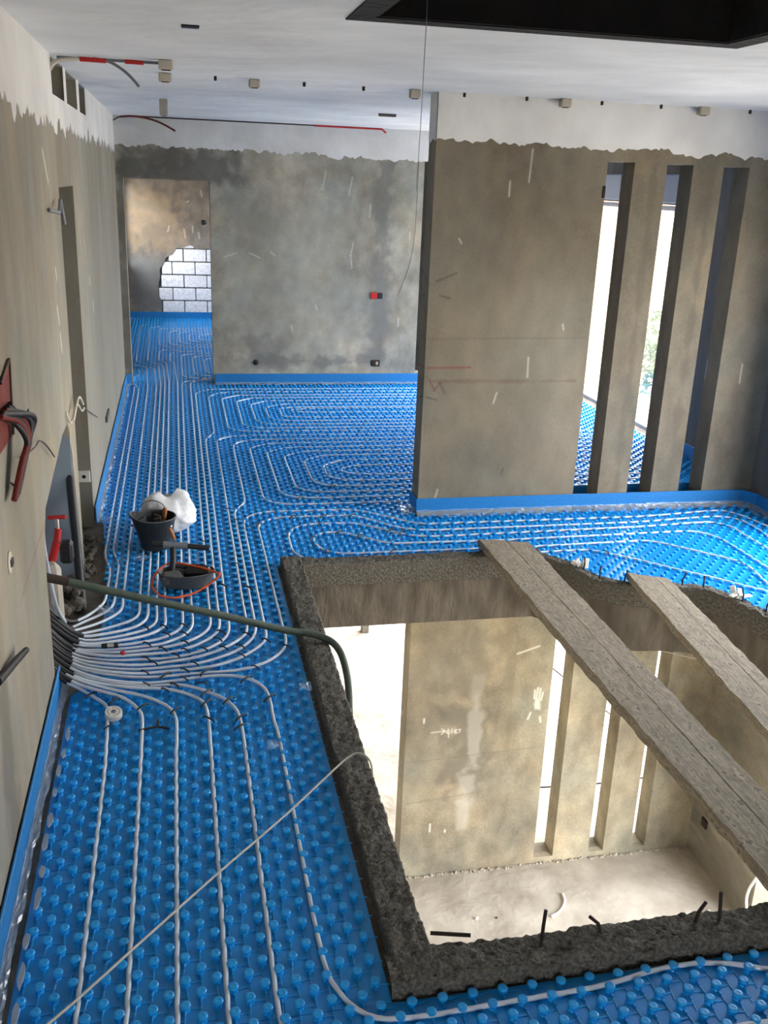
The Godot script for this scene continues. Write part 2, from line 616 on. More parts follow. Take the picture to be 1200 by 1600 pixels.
func build_structure() -> void:
	var pale := Color(0.86, 0.85, 0.82)
	# left wall, from behind the camera to the back wall
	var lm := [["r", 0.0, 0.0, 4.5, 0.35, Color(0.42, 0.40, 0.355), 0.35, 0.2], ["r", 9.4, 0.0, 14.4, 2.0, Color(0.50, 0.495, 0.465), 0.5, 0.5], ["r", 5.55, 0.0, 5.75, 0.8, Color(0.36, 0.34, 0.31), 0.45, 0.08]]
	lm += strokes([[8.1, 1.95, 8.12, 1.9], [8.05, 1.75, 8.1, 1.66], [8.1, 1.6, 8.13, 1.5], [10.2, 1.7, 10.22, 1.65], [10.4, 1.5, 10.42, 1.42], [7.9, 2.55, 8.05, 2.4]], pale, 0.8, 0.014)
	lm += strokes([[7.1, 0.9, 6.6, 0.88], [6.6, 0.88, 6.2, 0.85]], Color(0.50, 0.22, 0.18), 0.5, 0.004)
	var left_mat := cement(14.4, CEIL, 80.0, 5, Color(0.535, 0.51, 0.455), 0.3, lm, 0.5)
	var lw := begin()
	var lo := V(-0.64, 0, 2.5)
	wall_st(lw, lo, Vector3.FORWARD, 14.4, CEIL, Vector3.RIGHT, 0.25, [Rect2(6.89, -0.01, 1.41, 1.09), Rect2(8.53, -0.01, 0.83, 2.37), Rect2(8.5, 2.85, 0.65, 0.19), Rect2(9.3, 2.85, 0.7, 0.19), Rect2(10.2, 2.85, 0.5, 0.19)])
	prism(lw, PackedVector2Array([Vector2(6.89, 1.08), Vector2(6.895, 0.66), Vector2(6.915, 0.75), Vector2(6.925, 0.83), Vector2(7.0, 0.9), Vector2(7.03, 0.94), Vector2(7.2, 0.965), Vector2(7.4, 1.0), Vector2(7.6, 1.03), Vector2(7.86, 1.08)]), lo, Vector3.FORWARD, Vector3.RIGHT, 0.05, Vector2(14.4, CEIL))
	prism(lw, PackedVector2Array([Vector2(8.30, 1.08), Vector2(8.14, 1.08), Vector2(8.22, 0.95), Vector2(8.27, 0.86), Vector2(8.29, 0.5), Vector2(8.28, 0.2), Vector2(8.30, 0.0)]), lo, Vector3.FORWARD, Vector3.RIGHT, 0.08, Vector2(14.4, CEIL))
	var left := struct("wall_left", lw.commit(), left_mat, "long grey cement plaster wall on the left with a tall door opening and pipe niche")
	coat(left, lo, Vector3.FORWARD, 14.4, Vector3.RIGHT, 2.70, 2.69, CEIL, 0.07, 8, [Rect2(8.5, 2.85, 0.65, 0.2), Rect2(9.3, 2.85, 0.7, 0.2), Rect2(10.2, 2.85, 0.5, 0.2)])
	# backs of the three high slots and the room behind the door opening
	obj("slot_back", box(V(-0.80, 2.945, -7.05), V(0.04, 0.24, 2.6), 0.0), M.concrete, left)
	struct("wall_side", box(V(-2.1, 1.5, -6.4), V(0.1, 3.1, 3.4), 0.0), M.concrete, "concrete wall of the unlit room beyond the left door opening")
	struct("wall_side", box(V(-1.5, 1.5, -4.75), V(1.2, 3.1, 0.1), 0.0), M.concrete, "near side wall of the unlit room beyond the left door opening")
	struct("wall_side", box(V(-1.5, 1.5, -8.05), V(1.2, 3.1, 0.1), 0.0), M.concrete, "far side wall of the unlit room beyond the left door opening")
	# back wall with the doorway to the far room
	var bm := [["r", 0.0, 2.36, 1.35, 2.72, Color(0.34, 0.335, 0.315), 0.6, 0.16], ["r", 0.0, 0.0, 0.1, 2.6, Color(0.40, 0.39, 0.36), 0.5, 0.05],  # first mark: soft darker patch in the wall colour above the doorway
		["r", 1.3, 0.55, 2.85, 2.2, Color(0.60, 0.59, 0.55), 0.4, 0.3],
		["r", 3.02, 0.28, 3.2, 2.72, Color(0.40, 0.395, 0.38), 0.55, 0.08], ["r", 2.98, 0.6, 3.25, 1.3, Color(0.47, 0.46, 0.44), 0.5, 0.10],
		["r", 1.55, 0.26, 3.1, 0.36, Color(0.41, 0.405, 0.39), 0.6, 0.07], ["r", 1.4, 0.15, 1.9, 0.6, Color(0.41, 0.40, 0.38), 0.45, 0.14]]
	bm += strokes([[2.72, 2.5, 2.68, 2.3], [2.4, 2.55, 2.36, 2.35], [2.75, 1.75, 2.72, 1.6], [2.72, 1.6, 2.74, 1.45], [2.95, 2.2, 2.94, 2.05], [3.35, 0.85, 3.35, 0.75], [2.0, 0.75, 2.02, 0.68], [1.2, 1.55, 1.35, 1.6], [1.5, 1.6, 1.62, 1.55], [1.75, 1.62, 1.8, 1.58], [3.45, 1.9, 3.45, 1.8], [2.3, 1.0, 2.32, 0.94]], pale, 0.6, 0.006)
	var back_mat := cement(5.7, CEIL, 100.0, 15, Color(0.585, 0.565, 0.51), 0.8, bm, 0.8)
	var bo := V(-0.64, 0, -11.9)
	var back := struct("wall_back", wall(bo, Vector3.RIGHT, 5.7, CEIL, Vector3.BACK, 0.2, [Rect2(0.08, -0.01, 0.97, 2.4), Rect2(3.6, 0.15, 1.7, 2.6)]), back_mat, "grey cement back wall with a doorway at its left and damp chases", "wall")  # right-hand hole is added, hidden by the pier, to bring light into the bay
	coat(back, bo, Vector3.RIGHT, 5.7, Vector3.BACK, 2.74, 2.70, CEIL, 0.04, 18)
	# central pier wall with three vertical slits
	var cm := [["r", 0.0, 0.0, 1.3, 2.7, Color(0.50, 0.47, 0.40), 0.35, 0.3], ["r", 0.06, 1.06, 1.2, 1.08, Color(0.40, 0.30, 0.25), 0.35, 0.012]]
	cm += strokes([[0.02, 1.17, 0.35, 1.175]], Color(0.52, 0.22, 0.20), 0.6, 0.006)
	cm += strokes([[0.04, 1.08, 0.08, 1.0], [0.08, 1.0, 0.12, 1.06], [0.12, 1.06, 0.16, 0.98]], Color(0.42, 0.26, 0.22), 0.5, 0.008)
	cm += strokes([[0.12, 0.1, 0.15, 0.22], [0.55, 0.9, 0.57, 0.98], [0.8, 1.25, 0.805, 1.1], [0.2, 2.1, 0.22, 2.07], [0.55, 2.5, 0.55, 2.4], [0.7, 2.72, 0.69, 2.5], [1.05, 1.5, 1.06, 1.46], [2.6, 1.2, 2.6, 1.05]], pale, 0.75, 0.005)
	cm += strokes([[0.66, 0.33, 0.67, 0.38], [0.05, 1.8, 0.2, 1.86], [0.08, 1.7, 0.16, 1.68], [0.02, 0.95, 0.1, 0.93]], Color(0.27, 0.24, 0.20), 0.5, 0.006)
	cm += strokes([[0.0, 1.385, 1.25, 1.40]], Color(0.38, 0.35, 0.31), 0.5, 0.004)
	for k in [1.62, 2.08]:
		cm.append(["r", k, 0.0, k + 0.05, 2.66, Color(0.39, 0.36, 0.305), 0.5, 0.03])
	var pier_mat := cement(2.86, CEIL, 120.0, 25, Color(0.465, 0.43, 0.365), 0.6, cm, 0.7)
	var po := V(1.78, 0, -6.86)
	var slits := [Rect2(1.28, -0.01, 0.21, 2.67), Rect2(1.745, -0.01, 0.21, 2.67), Rect2(2.2, -0.01, 0.21, 2.67)]
	var pier := struct("wall_center", wall(po, Vector3.RIGHT, 2.86, CEIL, Vector3.BACK, 0.2, slits), pier_mat, "free grey pier wall in the middle with three tall vertical slits", "wall")
	coat(pier, po, Vector3.RIGHT, 2.86, Vector3.BACK, 2.76, 2.72, CEIL, 0.035, 28)
	coat(pier, V(1.78, 0, -7.06), Vector3.BACK, 0.2, Vector3.LEFT, 2.74, 2.76, CEIL, 0.02, 29)
	# right walls
	var right_mat := cement(9.4, CEIL, 60.0, 35, Color(0.385, 0.37, 0.35), 0.5, [], 0.6)
	var rw := struct("wall_right", wall(V(4.64, 0, -6.86), Vector3.BACK, 9.4, CEIL, Vector3.LEFT, 0.25, [Rect2(0.8, 0.15, 2.1, 2.2)]), right_mat, "grey plaster wall at the right edge of the frame beyond the pit")
	coat(rw, V(4.64, 0, -6.86), Vector3.BACK, 9.4, Vector3.LEFT, 2.71, 2.71, CEIL, 0.04, 38)
	struct("wall_bay", wall(V(4.85, 0, -12.1), Vector3.BACK, 5.05, CEIL, Vector3.LEFT, 0.25, [Rect2(0.25, -0.01, 3.0, 2.36)]), right_mat, "outer wall of the back bay holding its wide window", "wall")
	struct("wall_near", wall(V(-0.64, 0, 2.5), Vector3.RIGHT, 5.3, CEIL, Vector3.FORWARD, 0.25, [Rect2(0.8, 0.9, 1.6, 1.2)]), right_mat, "plaster wall with a window behind the camera", "wall")
	# bay window frame and glass
	var wf := begin()
	for z: float in [-11.72, -10.3, -8.88]:
		rbox(wf, Transform3D(Basis(), V(4.98, 1.175, z)), V(0.07, 2.35, 0.07), 0.004)
	for y: float in [0.0, 2.31]:
		rbox(wf, Transform3D(Basis(), V(5.02, y, -10.3)), V(0.05, 0.05, 2.9), 0.004)
	var win := struct("window_1", wf.commit(), M.frame, "wide bay window behind the slits with pale frame", "window")
	for z: float in [-11.01, -9.59]:
		obj("pane", box(V(4.98, 1.175, z), V(0.006, 2.2, 1.34), 0.0), M.glass, win)
	obj("shutter_box", box(V(4.83, 2.5, -10.3), V(0.14, 0.27, 2.96), 0.01), std(Color(0.42, 0.47, 0.54), 0.5), win)
	# far room
	var fm := [["r", 0.0, 0.1, 0.9, 1.1, Color(0.34, 0.36, 0.37), 0.6, 0.2], ["r", 0.1, 1.2, 0.9, 2.1, Color(0.54, 0.46, 0.36), 0.5, 0.2], ["r", 0.3, 1.35, 0.75, 1.6, Color(0.42, 0.38, 0.33), 0.6, 0.07], ["r", 0.2, 1.85, 0.55, 2.0, Color(0.44, 0.41, 0.37), 0.5, 0.06]]
	fm += strokes([[1.0, 1.55, 1.02, 1.4], [1.15, 1.6, 1.15, 1.5], [1.25, 1.5, 1.26, 1.4], [1.3, 2.2, 1.32, 2.1], [0.75, 1.6, 0.72, 1.5], [1.05, 2.0, 1.1, 2.02]], pale, 0.6, 0.008)
	var far_mat := cement(4.0, CEIL, 70.0, 45, Color(0.46, 0.43, 0.395), 0.8, fm, 0.9)
	var far := struct("wall_far", wall(V(-0.85, 0, -17.8), Vector3.RIGHT, 4.0, CEIL, Vector3.BACK, 0.25, [Rect2(0.52, 0.1, 1.6, 1.22)]), far_mat, "mottled far room wall with bare white blocks showing through", "wall")
	# broken plaster around the exposed blocks
	var ring := begin()
	prism(ring, PackedVector2Array([Vector2(0.52, 1.32), Vector2(0.52, 0.10), Vector2(0.58, 0.10), Vector2(0.585, 0.32), Vector2(0.53, 0.40), Vector2(0.535, 0.62), Vector2(0.57, 0.70), Vector2(0.565, 0.86), Vector2(0.64, 0.95), Vector2(0.68, 1.06), Vector2(0.80, 1.12), Vector2(0.86, 1.22), Vector2(0.98, 1.235), Vector2(1.1, 1.28), Vector2(1.25, 1.22), Vector2(1.7, 1.24), Vector2(2.12, 1.2), Vector2(2.12, 1.32)]), V(-0.85, 0, -17.8), Vector3.RIGHT, Vector3.BACK, 0.03, Vector2(4, CEIL))
	obj("broken_plaster", ring.commit(), far_mat, far)
	obj("mortar_bed", box(V(0.45, 0.71, -17.88), V(1.7, 1.3, 0.06), 0.0), M.mortar, far)
	var bh := 0.225
	for row in 6:
		var off := 0.0 if row % 2 == 0 else -0.2
		for k in 5:
			var x0 := -0.26 + off + k * 0.40
			var x1 := x0 + 0.385
			x0 = maxf(x0, -0.34 + [0.09, 0.03, 0.06, 0.10, 0.22, 0.3][row])
			if x1 - x0 < 0.08 or x0 > 1.2:
				continue
			var hh := bh - 0.02 if row < 5 else 0.1
			obj("block", box(V((x0 + x1) * 0.5, 0.1 + row * bh + hh * 0.5, -17.835 + rng.randf_range(-0.006, 0.006)), V(x1 - x0, hh, 0.05), 0.01), M.block, far)
	struct("wall_far", wall(V(-0.85, 0, -12.1), Vector3.FORWARD, 5.7, CEIL, Vector3.RIGHT, 0.2, [Rect2(4.3, 0.95, 1.3, 1.25)]), far_mat, "left side wall of the far room with a window slit near its corner", "wall")
	struct("wall_far", wall(V(3.1, 0, -17.8), Vector3.BACK, 5.7, CEIL, Vector3.LEFT, 0.2, [Rect2(1.8, 0.6, 1.8, 1.4)]), far_mat, "right side wall of the far room, hidden by the back wall", "wall")
	# ceiling with the dark stair opening
	var cs := begin()
	for r: Rect2 in [Rect2(-2.2, -18.1, 7.4, 14.13), Rect2(-2.2, -3.97, 2.97, 6.8), Rect2(2.24, -3.97, 2.96, 6.8), Rect2(0.77, 0.6, 1.47, 2.2)]:
		slab(cs, PackedVector2Array([r.position, Vector2(r.end.x, r.position.y), r.end, Vector2(r.position.x, r.end.y)]), CEIL, CEIL + 0.25)
	struct("ceiling", cs.commit(), M.ceiling, "pale skim-coated concrete ceiling over the whole storey")
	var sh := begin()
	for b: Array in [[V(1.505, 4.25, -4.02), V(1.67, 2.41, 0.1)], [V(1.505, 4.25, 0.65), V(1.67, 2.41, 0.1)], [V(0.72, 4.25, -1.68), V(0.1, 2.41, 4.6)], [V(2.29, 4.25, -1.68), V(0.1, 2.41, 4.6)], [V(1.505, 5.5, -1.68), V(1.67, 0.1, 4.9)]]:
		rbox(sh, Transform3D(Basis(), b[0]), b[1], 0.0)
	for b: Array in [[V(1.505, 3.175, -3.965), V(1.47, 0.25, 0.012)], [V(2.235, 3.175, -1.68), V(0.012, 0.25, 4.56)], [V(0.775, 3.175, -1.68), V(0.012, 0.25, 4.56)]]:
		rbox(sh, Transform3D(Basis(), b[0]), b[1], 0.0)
	struct("trim_1", sh.commit(), M.shaft_shade, "stairwell opening in the ceiling at the top right, its shade put into dark colour", "opening")

# ------------------------------------------------------------------ floor, panels, nubs, pit edge
var pit := PackedVector2Array()

func curve_edge() -> PackedVector2Array:
	var p := spline(PackedVector3Array([V(2.42, 0, -5.91), V(2.56, 0, -5.74), V(2.66, 0, -5.48), V(2.86, 0, -5.32), V(3.14, 0, -5.27), V(3.32, 0, -5.19), V(3.43, 0, -5.0), V(3.5, 0, -4.76), V(3.57, 0, -4.3), V(3.6, 0, -3.6)]), 6)
	var r := PackedVector2Array()
	for q in p:
		r.append(Vector2(q.x, q.z))
	return r

func build_floor() -> void:
	var ce := curve_edge()
	var fl := begin()
	slab(fl, PackedVector2Array([Vector2(-2.1, 2.7), Vector2(0.76, 2.7), Vector2(0.76, -12.1), Vector2(-2.1, -12.1)]), -0.45, -0.012)
	slab(fl, PackedVector2Array([Vector2(0.76, -2.45), Vector2(4.9, -2.45), Vector2(4.9, 2.7), Vector2(0.76, 2.7)]), -0.45, -0.012)
	var p := PackedVector2Array([Vector2(0.76, -12.1), Vector2(0.76, -5.91)])
	p.append_array(ce)
	p.append_array(PackedVector2Array([Vector2(3.6, -2.45), Vector2(5.1, -2.45), Vector2(5.1, -12.1)]))
	slab(fl, p, -0.45, -0.012)
	slab(fl, PackedVector2Array([Vector2(-1.1, -12.1), Vector2(3.3, -12.1), Vector2(3.3, -18.1), Vector2(-1.1, -18.1)]), -0.45, -0.012)
	var floor_ := struct("floor", fl.commit(), M.formed, "concrete floor slab covered with blue nubbed underfloor heating panels, pierced by the pit")
	# covered region
	var reg := PackedVector2Array([Vector2(-0.575, 0.6), Vector2(-0.575, -4.4), Vector2(-0.5, -4.5), Vector2(-0.47, -5.5), Vector2(-0.52, -6.1), Vector2(-0.58, -6.9), Vector2(-0.6, -7.0), Vector2(-0.6, -11.88), Vector2(-0.55, -11.9), Vector2(-0.55, -12.1), Vector2(-0.83, -12.12), Vector2(-0.83, -17.77), Vector2(3.05, -17.77), Vector2(3.05, -12.12), Vector2(0.4, -12.1), Vector2(0.4, -11.88), Vector2(4.83, -11.88), Vector2(4.83, -7.08), Vector2(1.76, -7.08), Vector2(1.76, -6.84), Vector2(4.62, -6.84), Vector2(4.62, 0.6), Vector2(3.66, 0.6), Vector2(3.66, -4.0)])
	for k in range(ce.size() - 4, 1, -1):
		var q := ce[k]
		reg.append(q + Vector2(0.035, -0.045))
	reg.append_array(PackedVector2Array([Vector2(2.42, -5.975), Vector2(0.598, -5.975), Vector2(0.598, -2.3), Vector2(3.6, -2.3), Vector2(3.6, 0.6)]))
	for i in range(-1, 6):
		for j in range(-23, 1):
			var x := 0.26 + i * 1.0
			var z := 0.1 + j * 0.8
			var cell := PackedVector2Array([Vector2(x + 0.0012, z + 0.0012), Vector2(x + 0.9988, z + 0.0012), Vector2(x + 0.9988, z + 0.7988), Vector2(x + 0.0012, z + 0.7988)])
			for piece: PackedVector2Array in Geometry2D.intersect_polygons(cell, reg):
				if Geometry2D.is_polygon_clockwise(piece) and false:
					continue
				var st := begin()
				slab(st, piece, -0.012, 0.0)
				obj("insulation_panel", st.commit(), M.panel, floor_)
	# nubs
	var prof := PackedVector2Array([Vector2(0.0155, 0.0), Vector2(0.0125, 0.004), Vector2(0.0122, 0.011), Vector2(0.0165, 0.0145), Vector2(0.0172, 0.018), Vector2(0.0162, 0.0215), Vector2(0.0125, 0.0235), Vector2(0.006, 0.0228), Vector2(0.0001, 0.0222)])
	var hi := begin()
	lathe(hi, prof, 18)
	for b: Array in [[V(0.025, 0.0015, 0), V(0.05, 0.003, 0.006)], [V(0, 0.0035, 0.022), V(0.006, 0.007, 0.02)], [V(0, 0.0015, 0.045), V(0.006, 0.003, 0.06)]]:
		rbox(hi, Transform3D(Basis(), b[0]), b[1], 0.0012)
	var hm := hi.commit()
	hm.surface_set_material(0, M.nub)
	var lo := begin()
	lathe(lo, PackedVector2Array([Vector2(0.0125, 0.0), Vector2(0.0122, 0.011), Vector2(0.0172, 0.0155), Vector2(0.0165, 0.021), Vector2(0.0125, 0.0235), Vector2(0.0001, 0.0225)]), 9)
	var lm := lo.commit()
	lm.surface_set_material(0, M.nub)
	var inv := cam.transform.affine_inverse()
	var seen_: Array = []
	var rest: Array[Transform3D] = []
	for k in range(-18, 112):
		var x := 0.0073 + 0.05 * k
		for j in range(-180, 7):
			var z := 0.1 * j + (0.02 if posmod(k, 2) == 1 else -0.03)
			var q := Vector2(x, z)
			if not Geometry2D.is_point_in_polygon(q, reg):
				continue
			if x < -0.5 and z < -4.3 and z > -5.9:
				continue
			var v := inv * V(x, 0.02, z)
			var wob := Basis(Vector3.UP, rng.randf_range(-0.15, 0.15))
			var t := Transform3D(wob, V(x + rng.randf_range(-0.001, 0.001), 0, z + rng.randf_range(-0.001, 0.001)))
			if v.z < -0.2 and absf(v.x / v.z) < 0.41 and absf(v.y / v.z) < 0.545:
				seen_.append([-v.z, t])
			else:
				rest.append(t)
	seen_.sort_custom(func(a: Array, b: Array) -> bool: return a[0] < b[0])
	for i in seen_.size():
		if i < 300:
			var o := obj("nub", hm, null, floor_)
			o.transform = seen_[i][1]
	multi("far_nubs", lm, rest, floor_)
	var mid: Array[Transform3D] = []
	var far: Array[Transform3D] = []
	for i in range(300, seen_.size()):
		if seen_[i][0] < 6.0:
			mid.append(seen_[i][1])
		else:
			far.append(seen_[i][1])
	multi("middle_nubs", hm, mid, floor_)
	multi("far_nubs", lm, far, floor_)
	# rough broken curb round the pit
	curb(floor_, PackedVector3Array([V(0.69, 0, -5.985), V(0.69, 0, -2.33)]), 0.135, 0.062, Vector3.RIGHT)
	curb(floor_, PackedVector3Array([V(0.62, 0, -5.925), V(2.44, 0, -5.925)]), 0.105, 0.05, Vector3.BACK)
	curb(floor_, PackedVector3Array([V(0.6, 0, -2.385), V(3.7, 0, -2.385)]), 0.14, 0.06, Vector3.FORWARD)
	var cc := PackedVector3Array()
	for q in ce:
		cc.append(V(q.x + 0.012, 0, q.y - 0.016))
	curb(floor_, cc, 0.07, 0.028, Vector3.ZERO)

func multi(called: String, mesh: Mesh, list: Array[Transform3D], parent: Node) -> void:
	if list.is_empty():
		return
	var mm := MultiMesh.new()
	mm.transform_format = MultiMesh.TRANSFORM_3D
	mm.mesh = mesh
	mm.instance_count = list.size()
	for i in list.size():
		mm.set_instance_transform(i, list[i])
	var mi := MultiMeshInstance3D.new()
	mi.name = called
	mi.multimesh = mm
	put(mi, parent)
	mi.set_meta("kind", "stuff")

func curb(parent: Node, path: PackedVector3Array, w: float, h: float, inner: Vector3) -> void:
	var pts := PackedVector3Array()
	for i in path.size() - 1:
		var n := maxi(1, int(path[i].distance_to(path[i + 1]) / 0.013))
		for k in n:
			pts.append(path[i].lerp(path[i + 1], float(k) / n))
	pts.append(path[path.size() - 1])
	var prof := [Vector2(-0.5, -0.012), Vector2(-0.5, 0.25 * h), Vector2(-0.5, 0.55 * h), Vector2(-0.49, 0.86 * h), Vector2(-0.46, h)]
	for k in 11:
		prof.append(Vector2(-0.40 + k * 0.083, h))
	prof.append_array([Vector2(0.49, 0.97 * h), Vector2(0.5, 0.6 * h), Vector2(0.51, 0.1 * h), Vector2(0.51, -0.03), Vector2(0.505, -0.06), Vector2(0.5, -0.1), Vector2(0.46, -0.125)])
	var st := begin()
	st.set_smooth_group(0)
	var m := prof.size()
	for i in pts.size():
		var t := (pts[mini(i + 1, pts.size() - 1)] - pts[maxi(i - 1, 0)]).normalized()
		var s := Vector3(-t.z, 0, t.x)
		if inner != Vector3.ZERO and s.dot(inner) < 0.0:
			s = -s
		elif inner == Vector3.ZERO:
			s = Vector3(-t.z, 0, t.x)
		for k in m:
			var pr: Vector2 = prof[k]
			var q := pts[i] + s * pr.x * w + Vector3.UP * pr.y
			var a := 1.0 if k > 0 and k < m - 1 else 0.2
			var d := V(rough.get_noise_3dv(q), rough.get_noise_3dv(q + V(9, 0, 0)), rough.get_noise_3dv(q + V(0, 9, 0)))
			var big := rough.get_noise_3dv(q * 0.22)
			var fine := rough.get_noise_3dv(q * 3.3)
			q += V(d.x, d.y, d.z) * 0.007 * a + Vector3.UP * (big * 0.014 + fine * 0.014 - absf(rough.get_noise_3dv(q * 0.9 + V(3, 3, 3))) * 0.016) * (1.0 if k > 3 and k < m - 6 else 0.0)
			st.add_vertex(q)
	for i in pts.size() - 1:
		for k in m - 1:
			var a := i * m + k
			var b := a + 1
			var c := a + m
			var d := c + 1
			for e: int in [a, b, c, b, d, c]:
				st.add_index(e)
	st.generate_normals()
	obj("broken_edge", st.commit(), M.rim, parent)

# ------------------------------------------------------------------ lower storey
const LOW := -3.44

func build_lower_storey() -> void:
	struct("floor_lower", box(V(2.0, LOW - 0.1, -6.0), V(9.0, 0.2, 18.0), 0.0), M.lower, "pale screed floor of the storey below seen through the pit", "floor")
	var white := Color(0.90, 0.89, 0.85)
	var dk := Color(0.39, 0.365, 0.315)
	var mk := [["r", 0.05, 0.9, 0.55, 2.6, Color(0.50, 0.47, 0.42), 0.35, 0.2], ["r", 0.35, 0.9, 0.75, 1.75, dk, 0.55, 0.14], ["r", 0.55, 1.1, 0.66, 2.0, Color(0.72, 0.70, 0.66), 0.5, 0.05], ["r", 0.5, 0.45, 0.62, 1.0, Color(0.72, 0.70, 0.66), 0.5, 0.06], ["r", 0.3, 1.8, 0.7, 2.35, dk, 0.3, 0.2], ["r", 0.83, 0.3, 0.89, 2.4, Color(0.52, 0.485, 0.40), 0.5, 0.03], ["r", 0.9, 1.2, 0.93, 2.4, Color(0.48, 0.44, 0.36), 0.4, 0.03]]
	# pale hand-shaped plaster smear and chalk marks
	mk += [["r", 1.12, 1.62, 1.18, 1.74, white, 0.7, 0.02]]
	mk += strokes([[1.12, 1.74, 1.12, 1.82], [1.14, 1.74, 1.145, 1.84], [1.165, 1.74, 1.17, 1.83], [1.185, 1.72, 1.195, 1.79], [1.1, 1.6, 1.08, 1.54], [1.19, 1.55, 1.2, 1.5], [0.93, 2.18, 1.12, 2.24], [0.15, 1.62, 0.15, 1.58], [0.26, 0.55, 0.26, 0.47], [0.4, 0.47, 0.4, 0.45]], white, 0.75, 0.008)
	mk += strokes([[0.22, 1.48, 0.34, 1.485], [0.34, 1.485, 0.31, 1.51], [0.34, 1.485, 0.31, 1.455], [0.37, 1.5, 0.355, 1.47], [0.355, 1.47, 0.375, 1.455], [0.375, 1.49, 0.375, 1.42], [0.4, 1.5, 0.395, 1.46], [0.41, 1.47, 0.44, 1.49], [0.44, 1.49, 0.43, 1.46], [0.43, 1.46, 0.455, 1.46], [0.46, 1.49, 0.475, 1.49], [0.475, 1.49, 0.47, 1.465]], white, 0.8, 0.004)
	mk += strokes([[0.02, 0.78, 0.7, 0.84], [0.02, 1.2, 1.24, 1.25]], Color(0.40, 0.375, 0.32), 0.45, 0.004)
	var mat := cement(2.86, 2.99, 130.0, 55, Color(0.55, 0.515, 0.435), 0.7, mk, 0.9)
	var o := V(1.78, LOW, -6.86)
	var sl := [Rect2(1.27, 0.06, 0.19, 3.0), Rect2(1.81, 0.06, 0.15, 3.0), Rect2(2.24, 0.06, 0.14, 3.0)]
	var w := struct("wall_lower", wall(o, Vector3.RIGHT, 2.86, 2.99, Vector3.BACK, 0.2, sl), mat, "stained cement wall with bright slits in the storey below, under the pit", "wall")
	# crumbly mortar line at the foot of that wall
	var st := begin()
	for i in 170:
		var x := rng.randf_range(1.78, 4.5)
		var s := rng.randf_range(0.006, 0.018)
		rbox(st, Transform3D(Basis(V(rng.randf(), rng.randf(), rng.randf() + 0.1).normalized(), rng.randf() * 6.0), V(x, LOW + s * 0.4, -6.855 + rng.randf_range(0.0, 0.03))), V(s * 1.5, s, s), s * 0.3)
	var cr := obj("mortar_crumbs", st.commit(), M.lower, w)
	cr.set_meta("kind", "stuff")
	var rmat := cement(3.0, 2.99, 80.0, 65, Color(0.58, 0.55, 0.48), 0.6, [["r", 0.0, 0.0, 1.1, 0.5, Color(0.36, 0.34, 0.30), 0.5, 0.2]], 0.9)
	struct("wall_lower_right", wall(V(4.6, LOW, -6.86), Vector3.BACK, 8.0, 2.99, Vector3.LEFT, 0.25, [Rect2(1.07, -0.01, 4.2, 2.6)]), rmat, "cement side wall below the pit, ending at a bright opening at right", "wall")
	struct("wall_lower_back", box(V(-1.0, LOW + 1.5, -11.0), V(0.2, 3.0, 7.6), 0.0), M.lower, "added wall left beyond the pit, keeping light off the lower slit sides", "wall")  # added to stop light from the left reaching the slit reveals
	struct("wall_lower_back", box(V(1.2, LOW + 1.5, -14.4), V(4.2, 3.0, 0.2), 0.0), M.lower, "added wall far beyond the pit, blocking light from behind the lower slits", "wall")  # added so the lower slits get no light from the back
	struct("wall_lower_near", box(V(1.9, LOW + 1.5, 1.2), V(7.0, 3.0, 0.2), 0.0), M.lower, "added wall under the camera, limiting light in the lower storey", "wall")  # unseen wall put in to control light coming up through the pit
	struct("wall_lower_left", box(V(-2.4, LOW + 1.5, -3.0), V(0.2, 3.0, 8.4), 0.0), M.lower, "added left wall of the lower storey, holding down its brightness", "wall")  # unseen wall added to keep the slit wall from getting too bright
	var post := obj("column_stub", box(V(2.4, LOW + 0.12, -11.8), V(0.1, 0.24, 0.1), 0.006), M.formed)
	tag(post, "short concrete post stub far across the bright lower floor", "post")

func build_outside() -> void:
	struct("ground", box(V(12.0, LOW - 0.36, -8.0), V(60.0, 0.3, 60.0), 0.0), M.outside, "pale ground outside the building")
	var b := thing("neighbour_building", "cream rendered building outside, glimpsed bright through the leftmost upper slit", "building", V(17, LOW - 0.2, -24))
	obj("wall", wall(V(-5, 0, 0), Vector3.FORWARD.rotated(Vector3.UP, 0.0), 9.0, 5.6, Vector3.LEFT, 0.4, [Rect2(6.5, 2.8, 1.2, 1.4)]), std(Color(0.86, 0.74, 0.55), 0.9), b)
	obj("roof", box(V(-2.2, 5.75, -4.5), V(6.6, 0.3, 9.6), 0.02), std(Color(0.55, 0.40, 0.32), 0.9), b)
	var t := thing("garden_shrub", "leafy green shrub outside at the edge of the second upper slit", "shrub", V(8.0, LOW - 0.2, -15.12))
	var st := begin()
	for i in 900:
		var d := V(rng.randfn(), rng.randfn(), rng.randfn()).normalized() * pow(rng.randf(), 0.4)
		var c := V(d.x * 0.5, 3.5 + d.y * 0.8, d.z * 0.5)
		var bs := Basis(V(rng.randfn(), rng.randfn(), rng.randfn()).normalized(), rng.randf() * TAU)
		var l := rng.randf_range(0.05, 0.09)
		tri(st, c + bs * V(-l, 0, 0), c + bs * V(0, 0.01, l * 0.4), c + bs * V(l, 0, 0), Vector3.UP)
		tri(st, c + bs * V(-l, 0, 0), c + bs * V(0, 0.01, -l * 0.4), c + bs * V(l, 0, 0), Vector3.UP)
	var f := obj("foliage", st.commit(), M.leaf, t)
	f.set_meta("kind", "stuff")
	obj("stem", tube_mesh(PackedVector3Array([V(0, 0, 0), V(0.05, 1.6, 0.03), V(0, 3.5, 0)]), 0.06, 8, 0.02), M.bark, t)

